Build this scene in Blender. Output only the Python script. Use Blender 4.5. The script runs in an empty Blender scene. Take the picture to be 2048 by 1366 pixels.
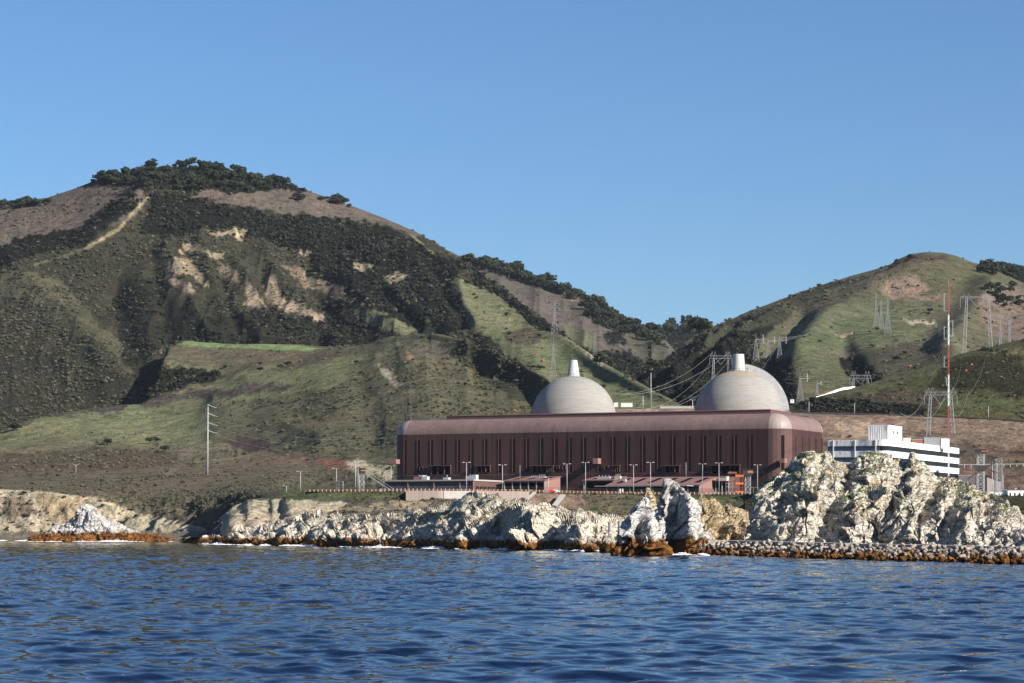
import bpy, math, random
import numpy as np
from mathutils import Vector, Matrix
from mathutils.bvhtree import BVHTree
random.seed(7); RNG = np.random.default_rng(11)
scene = bpy.context.scene
HAZE = 0.000012
COL = scene.collection

# ------------------------------------------------------------------ camera, sky, sun, exposure
F = 5000.0; HZ = 1058.0; CAMH = 6.0            # focal length in photo pixels, horizon row, eye height on the boat
cam = bpy.data.cameras.new("camera"); camo = bpy.data.objects.new("camera", cam); COL.objects.link(camo)
camo.location = (0, 0, CAMH); camo.rotation_euler = (math.radians(90), 0, 0)
cam.sensor_width = 36; cam.lens = F / 2048 * 36; cam.shift_y = (HZ - 683) / 2048
cam.clip_start = 1; cam.clip_end = 60000
scene.camera = camo
SUN_AZ, SUN_EL = math.radians(55), math.radians(27)     # to the right of straight behind the camera
SDIR = Vector((math.sin(SUN_AZ) * math.cos(SUN_EL), -math.cos(SUN_AZ) * math.cos(SUN_EL), math.sin(SUN_EL)))
w = bpy.data.worlds.new("World"); scene.world = w; w.use_nodes = True
wn = w.node_tree; bg = wn.nodes["Background"]
sky = wn.nodes.new("ShaderNodeTexSky"); sky.sky_type = 'NISHITA'; sky.sun_disc = False
sky.sun_elevation = SUN_EL; sky.sun_rotation = math.atan2(SDIR.x, SDIR.y)
sky.altitude = 0; sky.air_density = 1.0; sky.dust_density = 0.1; sky.ozone_density = 8.0
wn.links.new(sky.outputs[0], bg.inputs[0]); bg.inputs[1].default_value = 0.060
sl = bpy.data.lights.new("sun", 'SUN'); sl.energy = 5.0; sl.angle = math.radians(0.53); sl.color = (1.0, 0.93, 0.83)
so = bpy.data.objects.new("sun", sl); COL.objects.link(so); so.rotation_euler = SDIR.to_track_quat('Z', 'Y').to_euler()
vs = scene.view_settings; vs.view_transform = 'Standard'; vs.look = 'None'; vs.exposure = 1.02; vs.gamma = 1
scene.cycles.max_bounces = 4; scene.cycles.diffuse_bounces = 2; scene.cycles.glossy_bounces = 3
scene.cycles.transmission_bounces = 2; scene.cycles.volume_bounces = 0; scene.cycles.use_denoising = True
scene.cycles.caustics_reflective = False; scene.cycles.caustics_refractive = False

# ------------------------------------------------------------------ helpers
def tag(o, label=None, cat=None, group=None, kind=None):
    if label: o["label"] = label
    if cat: o["category"] = cat
    if group: o["group"] = group
    if kind: o["kind"] = kind
    return o
def empty(name, loc=(0, 0, 0), rz=0.0, label=None, cat=None, group=None):
    o = bpy.data.objects.new(name, None); COL.objects.link(o); o.location = loc; o.rotation_euler = (0, 0, rz)
    o.empty_display_size = 1; return tag(o, label, cat, group)
def W(px, py, Y):
    return Vector(((px - 1024) / F * Y, Y, CAMH + (HZ - py) / F * Y))
def zpy(z, Y): return HZ - (z - CAMH) * F / Y
def lin(c):
    c = np.asarray(c, float) / 255.0
    return np.where(c <= 0.04045, c / 12.92, ((c + 0.055) / 1.055) ** 2.4)
def A(r, g, b, k=1.65):                # albedo from the sunlit colour of a surface
    v = lin((r, g, b)) / k
    return tuple(float(min(0.85, x)) for x in v)

def mesh_np(name, V, Fc, mat=None, smooth=False, parent=None, cols=None, attrs=None):
    me = bpy.data.meshes.new(name)
    V = np.asarray(V, np.float32); Fc = np.asarray(Fc, np.int32)
    n = Fc.shape[1]
    me.vertices.add(len(V)); me.vertices.foreach_set("co", V.ravel())
    me.loops.add(Fc.size); me.loops.foreach_set("vertex_index", Fc.ravel())
    me.polygons.add(len(Fc)); me.polygons.foreach_set("loop_start", np.arange(0, Fc.size, n, dtype=np.int32))
    me.polygons.foreach_set("loop_total", np.full(len(Fc), n, np.int32))
    me.polygons.foreach_set("use_smooth", np.full(len(Fc), smooth, bool))
    if cols is not None:
        a = me.color_attributes.new("cover", 'FLOAT_COLOR', 'POINT')
        c4 = np.ones((len(V), 4), np.float32); c4[:, :3] = cols; a.data.foreach_set("color", c4.ravel())
    me.update(calc_edges=True)
    if mat: me.materials.append(mat)
    o = bpy.data.objects.new(name, me); COL.objects.link(o)
    if parent: o.parent = parent
    return o

def _h(ix, iy, iz, s):
    h = (ix * 73856093) ^ (iy * 19349663) ^ (iz * 83492791) ^ (s * 2654435761 & 0x7fffffff)
    h = (h ^ (h >> 13)) * 1274126177 & 0x7fffffff
    h = (h ^ (h >> 16)) * 668265263 & 0x7fffffff
    return ((h ^ (h >> 15)) & 0xffffff) / float(0xffffff)
def vn(P, s=0):                        # value noise, -1..1
    P = np.asarray(P, float); I = np.floor(P).astype(np.int64); f = P - I; u = f * f * f * (f * (f * 6 - 15) + 10)
    r = 0
    for dx in (0, 1):
        wx = u[:, 0] if dx else 1 - u[:, 0]
        for dy in (0, 1):
            wy = u[:, 1] if dy else 1 - u[:, 1]
            for dz in (0, 1):
                wz = u[:, 2] if dz else 1 - u[:, 2]
                r = r + wx * wy * wz * _h(I[:, 0] + dx, I[:, 1] + dy, I[:, 2] + dz, s)
    return r * 2 - 1
def fbm(P, o=4, s=0, g=0.5):
    P = np.asarray(P, float); r = 0; a = 1; t = 0
    for i in range(o):
        r = r + a * vn(P * 2.03 ** i + 17.3 * i, s + i); t += a; a *= g
    return r / t
def ridged(P, o=4, s=0, g=0.5):        # 0..1, sharp crests
    P = np.asarray(P, float); r = 0; a = 1; t = 0
    for i in range(o):
        r = r + a * (1 - np.abs(vn(P * 2.07 ** i + 11.1 * i, s + i))) ** 2; t += a; a *= g
    return r / t
def worley(P, s=0):                    # F1, F2, cell id
    P = np.asarray(P, float); I = np.floor(P).astype(np.int64); f1 = np.full(len(P), 9.0); f2 = f1.copy(); cid = f1 * 0
    for dx in (-1, 0, 1):
        for dy in (-1, 0, 1):
            for dz in (-1, 0, 1):
                c = (I[:, 0] + dx, I[:, 1] + dy, I[:, 2] + dz)
                q = np.stack([c[k] + _h(*c, s + 31 * (k + 1)) for k in range(3)], 1)
                d = np.linalg.norm(q - P, axis=1); m = d < f1
                f2 = np.where(m, f1, np.minimum(f2, d)); cid = np.where(m, _h(*c, s + 5), cid); f1 = np.where(m, d, f1)
    return f1, f2, cid

def facets(P, s=0, k=1.0):             # broken blocks: every cell is a tilted plane with its own level
    P = np.asarray(P, float); I = np.floor(P).astype(np.int64); f1 = np.full(len(P), 9.0); f2 = f1.copy(); r = f1 * 0
    for dx in (-1, 0, 1):
        for dy in (-1, 0, 1):
            for dz in (-1, 0, 1):
                c = (I[:, 0] + dx, I[:, 1] + dy, I[:, 2] + dz)
                q = np.stack([c[j] + _h(*c, s + 31 * (j + 1)) for j in range(3)], 1) - P
                t = sum((_h(*c, s + 77 + 13 * j) - 0.5) * q[:, j] for j in range(3)) * 2 * k + (_h(*c, s + 5) - 0.5)
                d = np.linalg.norm(q, axis=1); m = d < f1
                f2 = np.where(m, f1, np.minimum(f2, d)); r = np.where(m, t, r); f1 = np.where(m, d, f1)
    return r, f2 - f1

def inpoly(px, py, poly):
    r = np.zeros(px.shape, bool); n = len(poly)
    for i in range(n):
        x0, y0 = poly[i]; x1, y1 = poly[(i + 1) % n]
        if y0 == y1: continue
        c = ((y0 > py) != (y1 > py)) & (px < (x1 - x0) * (py - y0) / (y1 - y0) + x0)
        r ^= c
    return r
def dline(px, py, pts):                # distance to a polyline and the side (+ = right of travel in the picture)
    best = np.full(px.shape, 1e9)
    for (x0, y0), (x1, y1) in zip(pts[:-1], pts[1:]):
        dx, dy = x1 - x0, y1 - y0; L2 = dx * dx + dy * dy + 1e-9
        t = np.clip(((px - x0) * dx + (py - y0) * dy) / L2, 0, 1)
        best = np.minimum(best, np.hypot(px - x0 - t * dx, py - y0 - t * dy))
    return best

def loft(rows, px0, px1, nu, nvs, smooth_px=0):
    """rows: lists of (px, py, Y). Returns a grid of world points (nv, nu, 3)."""
    us = np.linspace(px0, px1, nu); R = []
    for r in rows:
        r = sorted(r, key=lambda t: t[0]); a = np.array(r, float)
        py = np.interp(us, a[:, 0], a[:, 1]); Y = np.interp(us, a[:, 0], a[:, 2])
        if smooth_px:
            k = max(1, int(smooth_px / (px1 - px0) * nu)); ker = np.hanning(k * 2 + 3); ker /= ker.sum()
            pad = len(ker) // 2
            py = np.convolve(np.pad(py, pad, 'edge'), ker, 'valid'); Y = np.convolve(np.pad(Y, pad, 'edge'), ker, 'valid')
        R.append(np.stack([(us - 1024) / F * Y, Y, CAMH + (HZ - py) / F * Y], 1))
    R = np.array(R); n = len(R); D = R[1:] - R[:-1]
    M = np.zeros_like(R); M[0] = D[0]; M[-1] = D[-1]
    for i in range(1, n - 1):
        same = D[i - 1] * D[i] > 0
        M[i] = np.where(same, np.sign(D[i]) * np.minimum(np.abs(D[i - 1] + D[i]) / 2, 2 * np.minimum(np.abs(D[i - 1]), np.abs(D[i]))), 0)
    out = []
    for i in range(n - 1):
        for t in np.linspace(0, 1, nvs[i], endpoint=False):
            h00 = 2 * t**3 - 3 * t**2 + 1; h10 = t**3 - 2 * t**2 + t; h01 = -2 * t**3 + 3 * t**2; h11 = t**3 - t**2
            out.append(h00 * R[i] + h10 * M[i] + h01 * R[i + 1] + h11 * M[i + 1])
    out.append(R[-1]); return np.array(out)
def gnormals(G):
    du = np.gradient(G, axis=1); dv = np.gradient(G, axis=0)
    N = np.cross(du, dv); N /= np.linalg.norm(N, axis=2, keepdims=True) + 1e-9
    return N
def gfaces(nv, nu):
    i = np.arange(nv * nu).reshape(nv, nu)
    return np.stack([i[:-1, :-1].ravel(), i[:-1, 1:].ravel(), i[1:, 1:].ravel(), i[1:, :-1].ravel()], 1)
def project(P):
    return 1024 + P[:, 0] / P[:, 1] * F, HZ - (P[:, 2] - CAMH) / P[:, 1] * F

# ------------------------------------------------------------------ materials
def newmat(name, rough=0.9, base=None, metal=0.0, spec=0.3):
    m = bpy.data.materials.new(name); m.use_nodes = True; nt = m.node_tree; b = nt.nodes["Principled BSDF"]
    b.inputs["Roughness"].default_value = rough; b.inputs["Metallic"].default_value = metal
    b.inputs["Specular IOR Level"].default_value = spec
    if base: b.inputs["Base Color"].default_value = (*base, 1)
    return m, nt, b
def nd(nt, t, **k):
    n = nt.nodes.new(t)
    for a, v in k.items():
        if a.startswith("i_"):
            key = a[2:].replace("_", " "); n.inputs[int(key) if key.isdigit() else key].default_value = v
        else: setattr(n, a, v)
    return n
def noise(nt, vec, scale, detail=4, rough=0.55, dist=0.0):
    n = nd(nt, "ShaderNodeTexNoise"); n.inputs["Scale"].default_value = scale; n.inputs["Detail"].default_value = detail
    n.inputs["Roughness"].default_value = rough; n.inputs["Distortion"].default_value = dist
    nt.links.new(vec, n.inputs["Vector"]); return n.outputs["Fac"]
def ramp(nt, fac, stops, interp='LINEAR'):
    r = nd(nt, "ShaderNodeValToRGB"); e = r.color_ramp; e.interpolation = interp
    while len(e.elements) < len(stops): e.elements.new(0.5)
    for el, (p, c) in zip(e.elements, stops):
        el.position = p; el.color = (*c, 1) if len(c) == 3 else c
    nt.links.new(fac, r.inputs[0]); return r.outputs[0]
def mix(nt, fac, a, b, mode='MIX'):
    m = nd(nt, "ShaderNodeMix", data_type='RGBA', blend_type=mode)
    for s, v in ((0, fac), (6, a), (7, b)):
        if isinstance(v, (int, float)): m.inputs[s].default_value = v
        elif isinstance(v, tuple): m.inputs[s].default_value = (*v, 1) if len(v) == 3 else v
        else: nt.links.new(v, m.inputs[s])
    return m.outputs[2]
def math_(nt, op, a, b=None, c=None, clamp=False):
    m = nd(nt, "ShaderNodeMath", operation=op, use_clamp=clamp)
    for i, v in enumerate((a, b, c)):
        if v is None: continue
        if isinstance(v, (int, float)): m.inputs[i].default_value = v
        else: nt.links.new(v, m.inputs[i])
    return m.outputs[0]
def sstep(nt, v, lo, hi):
    m = nd(nt, "ShaderNodeMapRange", interpolation_type='SMOOTHSTEP'); nt.links.new(v, m.inputs[0])
    m.inputs[1].default_value = lo; m.inputs[2].default_value = hi; return m.outputs[0]
def bump(nt, b, h, strength, dist):
    n = nd(nt, "ShaderNodeBump"); n.inputs["Strength"].default_value = strength; n.inputs["Distance"].default_value = dist
    nt.links.new(h, n.inputs["Height"]); nt.links.new(n.outputs[0], b.inputs["Normal"])
def wpos(nt):
    return nd(nt, "ShaderNodeNewGeometry").outputs["Position"]
def scaled(nt, v, s):
    m = nd(nt, "ShaderNodeMapping"); m.inputs["Scale"].default_value = s; nt.links.new(v, m.inputs["Vector"]); return m.outputs[0]
def simple(name, c, rough=0.7, var=0.25, scale=0.5, metal=0.0, streak=False, spec=0.3, dirt=None, dirt_amt=0.0):
    """painted / plain surface with procedural wear"""
    m, nt, b = newmat(name, rough, None, metal, spec); p = wpos(nt)
    if streak: p = scaled(nt, p, (1, 1, 0.12))
    f = noise(nt, p, scale, 5, 0.65)
    lo = tuple(x * (1 - var) for x in c); hi = tuple(min(0.9, x * (1 + var * 0.7)) for x in c)
    o = ramp(nt, f, [(0.3, lo), (0.7, hi)])
    if dirt:
        g = noise(nt, p, scale * 3.1, 6, 0.7)
        o = mix(nt, math_(nt, 'MULTIPLY', sstep(nt, g, 0.5, 0.68), dirt_amt), o, dirt)
    nt.links.new(o, b.inputs["Base Color"]); return m

def terrain_mat():
    m, nt, b = newmat("ground_cover", 1.0, None, 0, 0.05); p = wpos(nt)
    at = nd(nt, "ShaderNodeAttribute", attribute_name="cover").outputs["Color"]
    n1 = noise(nt, p, 0.09, 8, 0.72); n2 = noise(nt, p, 0.012, 4, 0.6); n3 = noise(nt, p, 0.35, 3, 0.7)
    o = mix(nt, 1.0, at, ramp(nt, n1, [(0.36, (0.42, 0.44, 0.44)), (0.47, (0.95, 0.95, 0.95)), (0.56, (1.1, 1.08, 1.04)), (0.68, (1.6, 1.5, 1.36))]), 'MULTIPLY')
    o = mix(nt, 1.0, o, ramp(nt, n2, [(0.35, (0.84, 0.9, 0.86)), (0.65, (1.18, 1.1, 1.1))]), 'MULTIPLY')
    o = mix(nt, 1.0, o, ramp(nt, n3, [(0.35, (0.72, 0.75, 0.75)), (0.62, (1.2, 1.2, 1.15))]), 'MULTIPLY')
    nt.links.new(o, b.inputs["Base Color"])
    bump(nt, b, math_(nt, 'ADD', n1, math_(nt, 'MULTIPLY', n3, 0.35)), 0.9, 6.0); return m
TERR = terrain_mat()

def rock_mat(name, pale, mid, dark, rust, weed_top=3.6, white=0.0, moss=0.5, weed=True):
    m, nt, b = newmat(name, 0.95, None, 0, 0.12); p = wpos(nt)
    pt = nd(nt, "ShaderNodeMapping"); pt.inputs["Rotation"].default_value = (0.5, 0.75, 0.3); pt.inputs["Scale"].default_value = (0.35, 1, 1.6)
    nt.links.new(p, pt.inputs[0]); q = pt.outputs[0]
    n1 = noise(nt, p, 0.16, 8, 0.7); n2 = noise(nt, q, 0.55, 8, 0.75, 1.0); n3 = noise(nt, p, 1.6, 5, 0.75)
    o = ramp(nt, n2, [(0.31, dark), (0.38, mid), (0.50, pale), (0.75, tuple(min(.85, x * 1.1) for x in pale))])
    o = mix(nt, math_(nt, 'MULTIPLY', sstep(nt, n1, 0.50, 0.64), 0.55), o, rust)
    if white:
        nw = noise(nt, p, 0.22, 6, 0.7)
        o = mix(nt, math_(nt, 'MULTIPLY', sstep(nt, nw, 0.62 - 0.35 * white, 0.72 - 0.3 * white), 0.92), o, (0.62, 0.60, 0.57))
    # dark specks, and crack lines with crevice shade painted into the colour
    v = nd(nt, "ShaderNodeTexVoronoi", feature='DISTANCE_TO_EDGE'); v.inputs["Scale"].default_value = 0.42
    wv = nd(nt, "ShaderNodeVectorMath", operation='ADD'); nt.links.new(q, wv.inputs[0])
    nv_ = nd(nt, "ShaderNodeTexNoise"); nv_.inputs["Scale"].default_value = 0.5; nv_.inputs["Detail"].default_value = 5; nt.links.new(p, nv_.inputs[0])
    sc = nd(nt, "ShaderNodeVectorMath", operation='SCALE'); sc.inputs["Scale"].default_value = 4.0
    nt.links.new(nv_.outputs["Color"], sc.inputs[0]); nt.links.new(sc.outputs[0], wv.inputs[1]); nt.links.new(wv.outputs[0], v.inputs["Vector"])
    crack = sstep(nt, v.outputs["Distance"], 0.07, 0.0)
    o = mix(nt, math_(nt, 'MULTIPLY', crack, 0.6), o, tuple(x * 0.25 for x in dark))
    o = mix(nt, 1.0, o, ramp(nt, n3, [(0.28, (0.5, 0.49, 0.48)), (0.46, (1, 1, 1)), (0.7, (1.1, 1.09, 1.08))]), 'MULTIPLY')
    sep = nd(nt, "ShaderNodeSeparateXYZ"); nt.links.new(p, sep.inputs[0]); z = sep.outputs[2]
    if moss > 0:
        gn = nd(nt, "ShaderNodeSeparateXYZ"); nt.links.new(nd(nt, "ShaderNodeNewGeometry").outputs["Normal"], gn.inputs[0])
        up = sstep(nt, math_(nt, 'ADD', gn.outputs[2], math_(nt, 'MULTIPLY', math_(nt, 'SUBTRACT', noise(nt, p, 0.25, 5, 0.7), 0.5), 2.6)), 0.55, 0.85)
        up = math_(nt, 'MULTIPLY', up, sstep(nt, z, 7.0, 11.0))
        mc = ramp(nt, noise(nt, p, 0.9, 3), [(0.35, (0.03, 0.045, 0.014)), (0.65, (0.10, 0.13, 0.035))])
        o = mix(nt, math_(nt, 'MULTIPLY', up, moss), o, mc)
    if weed:
        zz = math_(nt, 'ADD', z, math_(nt, 'MULTIPLY', math_(nt, 'SUBTRACT', noise(nt, p, 0.3, 5, 0.65), 0.5), 5.5))
        wc = ramp(nt, noise(nt, p, 0.9, 6, 0.7), [(0.35, (0.022, 0.012, 0.006)), (0.5, (0.16, 0.065, 0.014)), (0.66, (0.30, 0.145, 0.042))])
        o = mix(nt, sstep(nt, zz, weed_top, weed_top - 1.0), o, wc)
        o = mix(nt, sstep(nt, zz, 0.5, -0.3), o, (0.02, 0.015, 0.01))
    nt.links.new(o, b.inputs["Base Color"])
    hh = math_(nt, 'ADD', math_(nt, 'MULTIPLY', n2, 1.0), math_(nt, 'ADD', math_(nt, 'MULTIPLY', n3, 0.3), math_(nt, 'MULTIPLY', crack, -0.35)))
    bump(nt, b, hh, 0.8, 1.1); return m
CREAM = rock_mat("cream_rock", (0.60, 0.54, 0.44), (0.37, 0.325, 0.265), (0.06, 0.052, 0.046), (0.34, 0.225, 0.115), 3.2, 0.12)
HEADM = rock_mat("headland_rock", (0.59, 0.54, 0.455), (0.35, 0.315, 0.265), (0.07, 0.06, 0.05), (0.38, 0.25, 0.115), 0.0, 0.15, 0.9, weed=False)
WHITE = rock_mat("guano_rock", (0.48, 0.465, 0.445), (0.26, 0.25, 0.245), (0.05, 0.05, 0.055), (0.32, 0.27, 0.22), 4.0, 0.55, 0.0)
WEEDY = rock_mat("weedy_guano_rock", (0.50, 0.485, 0.47), (0.24, 0.22, 0.21), (0.06, 0.05, 0.05), (0.30, 0.20, 0.12), 4.8, 0.5, 0.0)
OCHRE = rock_mat("ochre_rock", (0.50, 0.40, 0.26), (0.34, 0.27, 0.18), (0.10, 0.08, 0.06), (0.40, 0.25, 0.10), 3.0, 0.0, 0.9)
# ------------------------------------------------------------------ terrain
# colours of ground cover (albedos)
GRASS = A(134, 140, 90); LUSH = A(132, 172, 84); DRYG = A(134, 128, 96); OLIVE = A(84, 84, 36)
MAUVE = A(122, 106, 100); SCRUB = A(74, 78, 56); DARK = A(36, 39, 32); TAN = A(178, 152, 126); BROWN = A(150, 122, 104)
SAGE = A(92, 94, 78); EARTH = A(168, 132, 114); PALE = A(214, 196, 164); RED = A(168, 104, 78); ASH = A(104, 92, 88); PAD = A(150, 140, 132)
TERRAINS = []; SC_PTS = []        # everything rays can land on; (points, colour, size) for the scrub

def paint(px, py, base, zones, wf=1.0, seed=0):
    n = len(px); P = np.stack([px / 38, py / 38, px * 0], 1)
    wx = px + wf * (14 * fbm(P, 3, 90 + seed) + 5 * vn(P * 6, 95 + seed)); wy = py + wf * (9 * fbm(P, 3, 93 + seed) + 4 * vn(P * 6, 97 + seed))
    c = np.tile(np.array(base[:3]), (n, 1)); d = np.full(n, base[3]); k = np.full(n, base[4] if len(base) > 4 else 0.5)
    for z in zones:
        col, dens, poly = z[0], z[1], z[2]
        raw = len(z) > 4 and z[4]
        m = inpoly(px if raw else wx, py if raw else wy, poly)
        c[m] = col; d[m] = dens
        if len(z) > 3 and z[3] is not None: k[m] = z[3]
    l = c @ np.array([.3, .6, .1]); c = c + (l[:, None] * np.array([1.06, 1.0, .86]) - c) * .42
    return c, d, k

def terrain(name, rows, px0, px1, nu, nvs, base, zones, disp=None, wf=1.0, smooth_px=0, label=None, seed=0, scat=1.0, lines=()):
    G = loft(rows, px0, px1, nu, nvs, smooth_px); nv = G.shape[0]
    if disp is not None:
        N = gnormals(G); P = G.reshape(-1, 3); px, py = project(P)
        G = (P + disp(P, N.reshape(-1, 3), px, py)).reshape(G.shape)
    P = G.reshape(-1, 3); px, py = project(P)
    c, d, k = paint(px, py, base, zones, wf, seed)
    for pts, wd, col, dn in lines:
        m = dline(px, py, pts) < wd * (1 + 0.6 * vn(np.stack([px / 9, py / 9, py * 0], 1), 5)); c[m] = col; d[m] = dn
    # soften cover boundaries a little
    C = c.reshape(nv, nu, 3); C[1:-1, 1:-1] = (C[1:-1, 1:-1] * 2 + C[:-2, 1:-1] + C[2:, 1:-1] + C[1:-1, :-2] + C[1:-1, 2:]) / 6
    Fc = gfaces(nv, nu); o = mesh_np(name, P, Fc, TERR, True, cols=C.reshape(-1, 3))
    tag(o, label, kind="structure")
    TERRAINS.append((P, Fc))
    if scat > 0:
        ctr = P[Fc].mean(1); e1 = P[Fc[:, 1]] - P[Fc[:, 0]]; e2 = P[Fc[:, 3]] - P[Fc[:, 0]]
        nn = np.cross(e1, e2); ar = np.linalg.norm(nn, axis=1); nn /= ar[:, None] + 1e-9
        nn *= np.sign(nn[:, 2])[:, None] + 1e-9
        view = -ctr.copy(); view[:, 2] += CAMH; Y = np.linalg.norm(view, axis=1); cosv = np.einsum('ij,ij->i', nn, view) / Y
        dens = d[Fc].mean(1); patch = 0.12 + 1.9 * np.clip(0.5 + 1.7 * fbm(ctr / 75.0, 4, 40 + seed, .65), 0, 1)
        wgt = ar * dens * patch / Y**2 * np.clip(cosv + 0.12, 0.05, 1)
        wgt[np.abs(ctr[:, 0] / ctr[:, 1]) > 0.25] = 0
        tot = wgt.sum() * 2500**2 * 0.10 * scat           # about one bush per dozen picture elements at full density
        nb = int(tot); 
        if nb > 0:
            i = RNG.choice(len(Fc), nb, p=wgt / wgt.sum()); u = RNG.random((nb, 1)); v = RNG.random((nb, 1))
            q = (P[Fc[i, 0]] * (1 - u) + P[Fc[i, 1]] * u) * (1 - v) + (P[Fc[i, 3]] * (1 - u) + P[Fc[i, 2]] * u) * v
            SC_PTS.append((q, k[Fc[i, 0]], seed))
    return o

def smoothn(x, lo, hi):
    t = np.clip((x - lo) / (hi - lo), 0, 1); return t * t * (3 - 2 * t)

# ---- the big hill on the left
ridge = [(-300, 450, 3300), (-100, 425, 3300), (0, 414, 3300), (50, 404, 3300), (95, 398, 3300), (150, 380, 3300), (200, 360, 3300), (240, 350, 3300), (300, 338, 3300), (400, 338, 3300), (470, 345, 3300),
         (540, 366, 3300), (600, 379, 3300), (650, 396, 3300), (700, 413, 3300), (760, 436, 3300), (830, 466, 3300), (880, 497, 3250), (930, 528, 3150), (1000, 578, 3000),
         (1080, 637, 2700), (1150, 690, 2450), (1200, 723, 2300), (1300, 779, 2000), (1370, 814, 1800), (1420, 835, 1700), (1500, 870, 1600)]
def back(r, dY, dz): return [(p, zpy(CAMH + (HZ - q) / F * Y - dz, Y + dY), Y + dY) for p, q, Y in r]
foot = [(-300, 950, 2250), (0, 930, 2250), (290, 890, 2290), (330, 850, 2380), (470, 780, 2480), (650, 750, 2600), (950, 730, 2450), (1050, 745, 2200), (1150, 790, 1900), (1250, 835, 1680), (1420, 850, 1560), (1500, 880, 1540)]
midr = [(-300, 690, 2780), (0, 650, 2820), (290, 590, 2850), (470, 560, 2900), (650, 565, 2950), (850, 570, 2900), (950, 600, 2800), (1080, 690, 2450), (1200, 755, 2120), (1300, 800, 1850), (1420, 843, 1640), (1500, 875, 1580)]
SPURS = [([(300, 388), (240, 455), (170, 498), (60, 535), (-60, 570)], 34, 42), ([(-20, 520), (100, 610), (190, 690), (285, 795)], 40, 30), ([(-60, 600), (80, 680), (200, 780), (260, 820)], 40, 10),
         ([(335, 500), (370, 570), (400, 640), (430, 680)], 18, 18), ([(400, 470), (425, 560), (480, 640), (520, 670)], 18, 20), ([(530, 510), (570, 580), (640, 640), (660, 670)], 20, 22),
         ([(470, 520), (500, 570), (520, 615), (540, 660)], 14, 14), ([(620, 500), (700, 570), (760, 640), (800, 668)], 22, 20), ([(690, 520), (760, 570), (850, 638), (905, 668)], 14, 16),
         ([(880, 500), (915, 560), (930, 620), (955, 660)], 20, 16), ([(780, 480), (840, 540), (880, 600), (900, 640)], 16, 12), ([(1000, 610), (1060, 650), (1090, 700)], 24, 5)]
GULLY = [([(230, 590), (250, 680), (290, 740), (295, 790)], 34, 18), ([(440, 560), (470, 640), (500, 685)], 13, 18), ([(520, 560), (540, 620), (570, 660)], 11, 13), ([(610, 540), (660, 620), (640, 690)], 20, 24),
         ([(310, 540), (330, 620), (330, 680)], 18, 20), ([(860, 520), (900, 600), (930, 650)], 16, 14), ([(720, 530), (800, 620), (840, 660)], 10, 10)]
def hill_disp(P, N, px, py):
    q = P / 420.0; a = 13 * fbm(q, 5, 3) 
    g = np.stack([px / 52.0 + 0.8 * fbm(P / 300, 2, 8) + py / 200, py / 330.0, P[:, 1] / 2000], 1)
    top = smoothn(py, 395, 500) * (1 - 0.7 * smoothn(px, 900, 980)) * (.35 + .65 * smoothn(px, 250, 340))
    a += (10 * (ridged(g, 2, 21) - 0.5) + 5 * (ridged(P / np.array([75, 140, 110]), 3, 23) - 0.5)) * top
    a += 7 * fbm(P / 60.0, 4, 31) * (0.4 + top) * (1 - 0.6 * smoothn(px, 940, 980))
    for pts, wd, am in SPURS: a += .6 * am * np.exp(-(dline(px, py, pts) / wd) ** 1.4)
    for pts, wd, am in GULLY: a -= .6 * am * np.exp(-(dline(px, py, pts) / wd) ** 2)
    rid = np.interp(px, [t[0] for t in ridge], [t[1] for t in ridge])
    a *= (0.12 + 0.88 * smoothn(py - rid, 2, 45)) * (1 - .8 * smoothn(py, 770, 840))
    return N * a[:, None] * np.array([0.5, 1.0, 0.8])
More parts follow.
